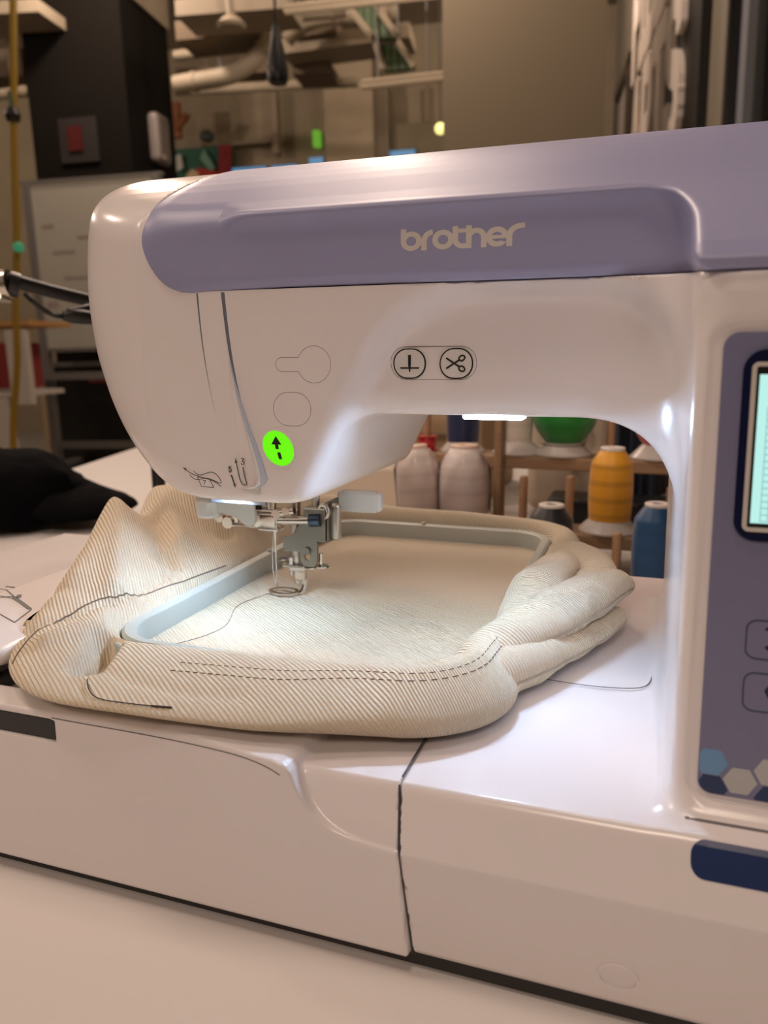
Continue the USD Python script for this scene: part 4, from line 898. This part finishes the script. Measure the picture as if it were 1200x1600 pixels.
obj('cross_bar', rbox3((0, .0, .26), (wu, .04, .32)), M_grey, wb)
for x0 in (.05, wu - .03):
    obj('foot_bar', rbox3((x0 - .03, -.35, .09), (x0 + .03, .35, .14)), M_grey, wb)
    for yy in (-.33, .33): obj('castor', cyl((x0 - .02, yy, .045), (x0 + .02, yy, .045), .045), M_black, wb)
slb = rthing('cabinet', 'low black cabinet behind the legs of the whiteboard', 'cabinet', (rp(95, 600, 6.5)[0], 6.42, FL))
obj('body', rbox3((0, 0, .02), (1.6, .05, .95)), M_black, slb); obj('top_board', rbox3((-.05, -.02, .95), (1.65, .10, .99)), M_grey, slb)
obj('red_item', rbox3((.35, -.03, .80), (.62, 0, .87)), plain('dull_red', (.22, .04, .04), .6), slb)
cz = rthing('tan_divider', 'tan panel leaning beside the black cabinet', 'panel', (rp(66, 640, 7.2)[0], 7.2, FL)); obj('board', rbox3((0, 0, 0), (.30, .05, .9)), M_card, cz)

# things at the far left
yc = rthing('yellow_cord', 'yellow power cord hanging down at the left edge in front of the column', 'cord', rp(24, 400, 4.2))
pts = np.array([rp(p, q, 4.2) for p, q in ((20, -60), (21, 60), (22, 180), (24, 300), (26, 400), (24, 480), (27, 560), (22, 640), (26, 730))]) - rp(24, 400, 4.2)
obj('cable', tube(spline(pts, 80), .020, 8), plain('yellow_rubber', (.30, .185, .01), .5), yc)
soc = rthing('hanging_socket', 'black socket hanging on the yellow cord', 'socket', rp(20, 180, 4.1)); obj('shell', lathe([(0, -.03), (.035, -.03), (.042, 0), (.03, .035), (0, .035)], 20), M_black, soc); obj('cord', cyl((0, 0, .03), (-.005, 0, .12), .012), plain('green_lead', (.05, .09, .03), .6), soc)
ply = rthing('wheeled_shelf', 'shelf cart with an orange top and red boxes at the left edge', 'cart', rp(-60, 640, 4.8))
b0 = rp(-60, 640, 4.8)
def lb(px0, py0, px1, py1, v, dv, b=b0): a, c = rp(px0, py1, v) - b, rp(px1, py0, v) - b; return rbox3((a[0], a[1], a[2]), (c[0], a[1] + dv, c[2]))
obj('top_board', lb(-120, 500, 44, 514, 4.8, .5), plain('orange_ply', (.50, .26, .09), .6), ply)
obj('shelf_board', lb(-120, 612, 34, 622, 4.8, .5), plain('pale_board', (.60, .55, .50), .6), ply)
obj('red_box', lb(-120, 535, 20, 610, 4.9, .3), plain('dark_red_box', (.26, .03, .03), .6), ply)
obj('leg', lb(20, 514, 36, 632, 4.78, .06), plain('pale_leg', (.56, .50, .44), .6), ply); obj('leg', lb(2, 622, 12, 740, 4.78, .06), plain('pale_leg_low', (.56, .50, .44), .6), ply)
obj('indicator', lathe([(0, -.03), (.028, -.02), (.03, .015), (0, .03)], 16).apply_translation(rp(29, 386, 4.18) - rp(24, 400, 4.2)), mat('green_glow', {'p': ('principled_bsdf', dict(base_color=(.05, .3, .15), emission_color=(.1, .8, .4), emission_strength=.15))}), yc, label='small green indicator light')

# sign on the right wall
def sign_map(g, x0, t):
    out = []
    for p in polys(g):
        m = trimesh.creation.extrude_polygon(p, t, engine='earcut'); v = np.array(m.vertices)
        out.append(trimesh.Trimesh(np.stack([x0 - v[:, 2], -v[:, 0], v[:, 1]], 1), m.faces, process=False))
    return cat(*out)
sv1, sv0 = ru(1003, 150, RWU)[1], ru(1092, 150, RWU)[1]
sg_ = rthing('wall_sign', 'white lettered sign with black outlines on the right wall', 'sign', (RWU, sv1, 1.2))
L_ = sv1 - sv0
def fit(txt, x0, x1, z0, z1):
    g = text2d(txt, 1.0, True); a = g.bounds; return shapely.transform(g, lambda p: np.stack([x0 + (p[:, 0] - a[0]) / (a[2] - a[0]) * (x1 - x0), z0 + (p[:, 1] - a[1]) / (a[3] - a[1]) * (z1 - z0)], 1))
row1, row2 = fit('FIBER', 0, L_ * .86, .94, 1.85), fit('ARTS', .05, L_ * .93, -.02, .86)
both = row1.union(row2)
back = both.buffer(.13).union(sg.box(L_ * .93, -.1, L_ * 1.10, 1.9)).buffer(.05).buffer(-.05)
M_signblack = plain('sign_black', (.010, .009, .008), .5)
obj('backing', sign_map(back, -.002, .05), M_signblack, sg_, label='black backing of the sign')
for q, g in enumerate(polys(both)): obj('letter', sign_map(g.buffer(.028), -.052, .035), UsdShade.Material.Get(stage, '/World/Looks/sign_white') if q else plain('sign_white', (.92, .82, .72), .5), sg_)
pf0, pf1 = ru(968, 150, RWU)[1], ru(990, 150, RWU)[1]
fz1, fz0 = ru(982, 108, RWU)[2], ru(980, 260, RWU)[2]
pic = rthing('picture_frame', 'narrow dark framed picture on the right wall left of the sign', 'picture', (RWU, pf1, fz0))
obj('frame', cat(rbox3((-.05, 0, 0), (0, .22, fz1 - fz0)), rbox3((-.05, 0, fz1 - fz0 - .1), (0, pf0 - pf1, fz1 - fz0)), rbox3((-.05, pf0 - pf1 - .12, 0), (0, pf0 - pf1, fz1 - fz0))), plain('dark_frame_wood', (.05, .035, .025), .5), pic)
obj('print', rbox3((-.02, .1, 0), (-.005, pf0 - pf1 - .1, fz1 - fz0 - .1)), plain('grey_print', (.36, .32, .28), .7), pic)

# ceiling services
def R_tube(pts, rad, base, sides=14): return moved(tube(spline(pts, 60) if len(pts) > 2 else np.array(pts), rad, sides), -np.asarray(base))
def duct(label, pts, px_r, v, m=M_duct, name='air_duct'):
    v = v * VS; b = rp(*pts[len(pts) // 2], v); t = rthing(name, label, 'duct', b)
    P3 = [rp(a, c, v) for a, c in pts]; obj('casing', R_tube(P3, px_r * v / 1200, b), m, t)
    L = spline(P3, 60)
    for q in (15, 45): obj('hanger_rod', moved(cyl(L[q], [L[q][0], L[q][1], CE], .008, 8), -b), M_grey, t)
    for q in (6, 30, 54): obj('collar', moved(tube(L[q:q + 2], px_r * v / 1200 * 1.12, 14), -b), m, t)
    return t
duct('pale flexible duct snaking down across the ceiling to the left of the pendant', [(274, 133), (330, 124), (385, 104), (412, 74), (432, 40), (470, 20), (540, 10)], 13, 9.0)
duct('straight pale pipe crossing the ceiling beside the black column', [(273, 87), (340, 79), (405, 70)], 7, 9.5, name='ceiling_pipe')
duct('short round duct right of the pendant with a dark open mouth', [(446, 62), (480, 34), (540, 22), (620, 18)], 13, 9.6)
duct('far pale duct running behind the pendant', [(274, 142), (440, 134), (560, 128)], 7, 11.0)
duct('thin pale pipe at the upper left corner', [(-60, 60), (0, 52), (60, 46)], 7, 9.0, name='ceiling_pipe')
duct('thicker pale duct at the left edge above the socket', [(-60, 156), (0, 148), (46, 142)], 8, 9.0)
def beam(label, px0, py0, px1, py1, th, v, m=M_beam, dv=.4, name='ceiling_beam', cat_='beam'):
    v = v * VS; a, c = rp(px0, py0, v), rp(px1, py1, v); t = rthing(name, label, cat_, a); d = c - a; n = np.array([-d[2], 0, d[0]]); n /= np.linalg.norm(n); n *= th * v / 1200
    v8 = np.array([p + s * n + [0, q, 0] for q in (0, dv) for p, s in ((a, 0), (c, 0), (c, 1), (a, 1))]) - a
    obj('web', tm(m3.Manifold.hull_points(v8)), m, t)
    for q in (.25, .75): p = a + d * q + [0, dv / 2, 0]; obj('hanger_rod', moved(cyl(p, [p[0], p[1], CE], .008, 8), -a), M_grey, t)
    return t
beam('pale soffit beam at the top of the view left of the pendant', 274, 25, 450, 12, 22, 8.2)
beam('dark strip painted as the shaded gap between two pale beams', 275, 63, 400, 50, 26, 8.8, M_gapshade)
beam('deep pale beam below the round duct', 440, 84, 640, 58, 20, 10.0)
beam('dark strip painted as the shaded gap under the deep beam', 456, 116, 515, 112, 14, 10.4, M_gapshade)
beam('beam painted brown as if in shadow at the far end left of the pillar', 275, 121, 420, 112, 12, 11.2, M_gapshade)
beam('dark strip painted as the shaded duct mouth above the deep beam', 456, 58, 526, 50, 18, 9.9, M_gapshade)
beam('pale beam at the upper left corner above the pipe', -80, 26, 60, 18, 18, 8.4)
beam('dark strip painted as the shaded opening at the left edge behind the yellow cord', -60, 124, 36, 118, 40, 9.4, M_gapshade)
def tray(label, px0, py0, px1, py1, v):
    v = v * VS; a, c = rp(px0, py0, v), rp(px1, py1, v); t = rthing('cable_tray', label, 'cable tray', a); d = c - a; th = 7 * v / 1200
    obj('side_rail', moved(tube([a, c], .018, 6), -a), M_duct, t); obj('side_rail', moved(tube([a + [0, 0, th], c + [0, 0, th]], .018, 6), -a), M_duct, t)
    for q in (.2, .8): p = a + d * q; obj('hanger_rod', moved(cyl(p, [p[0], p[1], CE], .008, 8), -a), M_grey, t)
    for q in np.linspace(0, 1, 26): obj('rung', moved(tube([a + d * q, a + d * q + [0, 0, th]], .014, 5), -a), M_duct, t)
tray('white perforated cable tray across the top of the view', 446, 20, 692, -6, 7.4)
tray('white perforated cable tray ending at the beige column', 566, 137, 694, 123, 7.6)
M_greenp = mat('green_slats', {'tc': ('texture_coordinate', {}), 'w': ('wave_texture', {'wave_type': 'bands', 'bands_direction': 'x', 'scale': 6.0}), 'r': ('rgb_ramp', {'ramp': [(0.2, (.035, .07, .025)), (.8, (.09, .15, .06))]}), 'p': ('principled_bsdf', {'roughness': .6})},
               [('tc.object', 'w.vector'), ('w.fac', 'r.fac'), ('r.color', 'p.base_color')])
def quad_panel(label, quad, v, name='acoustic_panel'):
    v = v * VS; P3 = np.array([rp(a, b, v) for a, b in quad]); t = rthing(name, label, 'panel', P3[0]); v8 = np.vstack([P3, P3 + [0, .06, 0]]) - P3[0]
    obj('board', tm(m3.Manifold.hull_points(v8)), M_greenp, t)
    for p in (P3[0], P3[1]): obj('hanger_rod', moved(cyl(p, [p[0], p[1], CE], .008, 8), -P3[0]), M_grey, t)
    for q, n in ((1, 2), (0, 3)): obj('edge_rail', moved(tube([P3[q] + [0, -.02, 0], P3[n] + [0, -.02, 0]], .025, 6), -P3[0]), M_duct, t)
quad_panel('long green slatted ceiling panel nearer the top edge', [(545, 12), (587, 8), (620, 58), (583, 60)], 7.8)
quad_panel('shorter green slatted ceiling panel below the long one', [(588, 70), (622, 68), (648, 106), (600, 110)], 8.0)
dl = rthing('ceiling_light', 'small round white ceiling light near the top left of the pendant', 'lamp', rp(362, 40, 5.9)); obj('lens', lathe([(0, -.03), (.09, -.02), (.11, 0), (.06, .05), (0, .06)], 24), M_duct, dl); obj('stem', cyl((0, 0, .05), (-.05, 0, CE - rp(362, 40, 5.9)[2]), .03), M_duct, dl)
pb = rp(435, 132, 4.4)
pd = rthing('pendant_lamp', 'black bottle shaped pendant hanging on a thin cord above the machine', 'pendant lamp', pb)
s_ = 4.4 / 1200
obj('shade', lathe([(0, 0), (13 * s_, 1 * s_), (16 * s_, 8 * s_), (15.5 * s_, 22 * s_), (11 * s_, 48 * s_), (6 * s_, 70 * s_), (5 * s_, 80 * s_), (0, 80 * s_)], 28), M_black, pd)
obj('cord', tube([(0, 0, 78 * s_), (.004, 0, 160 * s_), (.002, 0, 300 * s_), (0, 0, CE - pb[2])], .0075, 6), M_black, pd)
# far wall furniture
def far_box(name, label, category, px0, py0, px1, py1, m, v=None, dv=.12, part='body', parts=()):
    v = v or FARV - .15; a, c = rp(px0, py1, v), rp(px1, py0, v)
    if name == 'pillar': a[2] = FL
    t = rthing(name, label, category, (a[0], v, a[2]))
    obj(part, rbox3((0, 0, 0), (c[0] - a[0], dv, c[2] - a[2])), m, t); return t
far_box('pillar', 'pale square pillar on the far wall right of the pendant', 'pillar', 512, 78, 580, 330, M_wall, FARV - .8, .7, 'shaft')
far_box('pillar', 'lighter narrow pillar beside the square one on the far wall', 'pillar', 580, 130, 604, 330, M_beam, FARV - .5, .4, 'shaft')
far_box('wall_ledge', 'long pale ledge on the far wall above the red and green banner', 'ledge', 262, 222, 420, 230, M_beam, None, .13)
far_box('conduit', 'thin brown vertical conduit on the far wall under the pendant', 'conduit', 426, 140, 431, 240, plain('brown_conduit', (.28, .22, .15), .7), None, .06)
far_box('conduit', 'thin vertical conduit on the far wall near the yellow lamp', 'conduit', 664, 130, 668, 190, UsdShade.Material.Get(stage, '/World/Looks/brown_conduit'), None, .06)
ban = far_box('banner', 'green and red banner on the far wall beside the black column', 'banner', 268, 226, 364, 330, plain('banner_green', (.03, .13, .085), .7), None, .05, 'cloth')
b0 = rp(268, 330, FARV - .15)
def flat_on(px_poly, m, nm, v=FARV - .21):
    P3 = np.array([rp(a, b, v) for a, b in px_poly]); P3 -= b0 * [1, 0, 1] + [0, FARV - .15, 0]; obj(nm, tm(m3.Manifold.hull_points(np.vstack([P3, P3 + [0, .02, 0]]))), m, ban)
flat_on([(342, 226), (362, 226), (360, 330), (338, 330)], plain('banner_red', (.25, .015, .02), .7), 'red_stripe')
flat_on([(300, 300), (308, 262), (330, 266), (352, 272), (356, 330), (300, 330)], plain('banner_bright_red', (.48, .03, .025), .7), 'red_shape', FARV - .24)
flat_on([(290, 276), (300, 264), (310, 270), (314, 300), (288, 300)], plain('banner_cream', (.75, .55, .32), .7), 'cream_shape', FARV - .27)
flat_on([(274, 244), (282, 240), (286, 262), (276, 268)], plain('banner_white', (.6, .62, .56), .7), 'white_shape')
flat_on([(312, 248), (318, 232), (336, 262), (330, 268)], plain('banner_pale_green', (.18, .36, .26), .7), 'leaf_shape')
M_scr = mat('lit_blue_screen', {'p': ('principled_bsdf', dict(base_color=(.05, .1, .15), emission_color=(.10, .24, .42), emission_strength=.85))})
for a, b, c, d, l in ((364, 258, 417, 300, 'wide blue lit screen at the far end right of the banner'), (425, 255, 465, 300, 'middle blue lit screen at the far end under the pendant'), (484, 244, 506, 300, 'small bright blue screen at the foot of the square pillar'), (606, 232, 650, 300, 'blue lit screen under the yellow lamp at the far end')):
    sc_ = far_box('monitor', l, 'monitor', a, b, c, d, M_black, FARV - .37, .06, 'casing'); q = rp(a, d, FARV - .37); e = rp(c, b, FARV - .37); obj('screen', rbox3((.01, -.01, .01), (e[0] - q[0] - .01, 0, e[2] - q[2] - .01)), M_scr, sc_)
far_box('recess_panel', 'dark olive recess around the yellow lamp at the far end', 'panel', 614, 188, 700, 320, plain('dark_olive', (.22, .19, .12), .8), FARV - .3, .1)
ex = far_box('exit_sign', 'small vertical green lit sign on the far wall', 'sign', 489, 203, 498, 228, mat('green_sign', {'p': ('principled_bsdf', dict(base_color=(.1, .3, .05), emission_color=(.18, .50, .04), emission_strength=.6))}), FARV - .12, .12, 'lit_panel')
yl = rthing('globe_lamp', 'glowing pale yellow globe lamp left of the beige column', 'lamp', rp(688, 201, 8.0)); obj('globe', moved(trimesh.creation.icosphere(3, 8 * 8 / 1200), (0, 0, 0)), mat('yellow_globe', {'p': ('principled_bsdf', dict(base_color=(.9, .8, .4), emission_color=(.95, .85, .28), emission_strength=1.3))}), yl, smooth=True); obj('stem', cyl((0, 0, .05), (0, 0, CE - rp(688, 201, 8.0)[2]), .006), M_black, yl)
br_ = far_box('wood_ornament', 'rust brown antler shaped wood ornament on the far wall by the column', 'ornament', 268, 158, 278, 215, plain('rust_wood', (.26, .09, .03), .6), FARV - .5, .08, 'trunk')
q = rp(268, 215, FARV - .5); e = [rp(276, 200, FARV - .52) - q, rp(288, 188, FARV - .52) - q, rp(293, 178, FARV - .52) - q]; obj('branch', tube([[x, -.03, z] for x, y, z in e], .05, 8), UsdShade.Material.Get(stage, '/World/Looks/rust_wood'), br_)
tf = rthing('round_speaker', 'small dark round speaker on the far wall ledge', 'speaker', rp(324, 220, FARV - .3)); obj('shell', lathe([(0, 0), (.08, 0), (.10, .06), (.05, .12), (0, .13)], 20), plain('dark_teal', (.05, .07, .06), .5), tf)
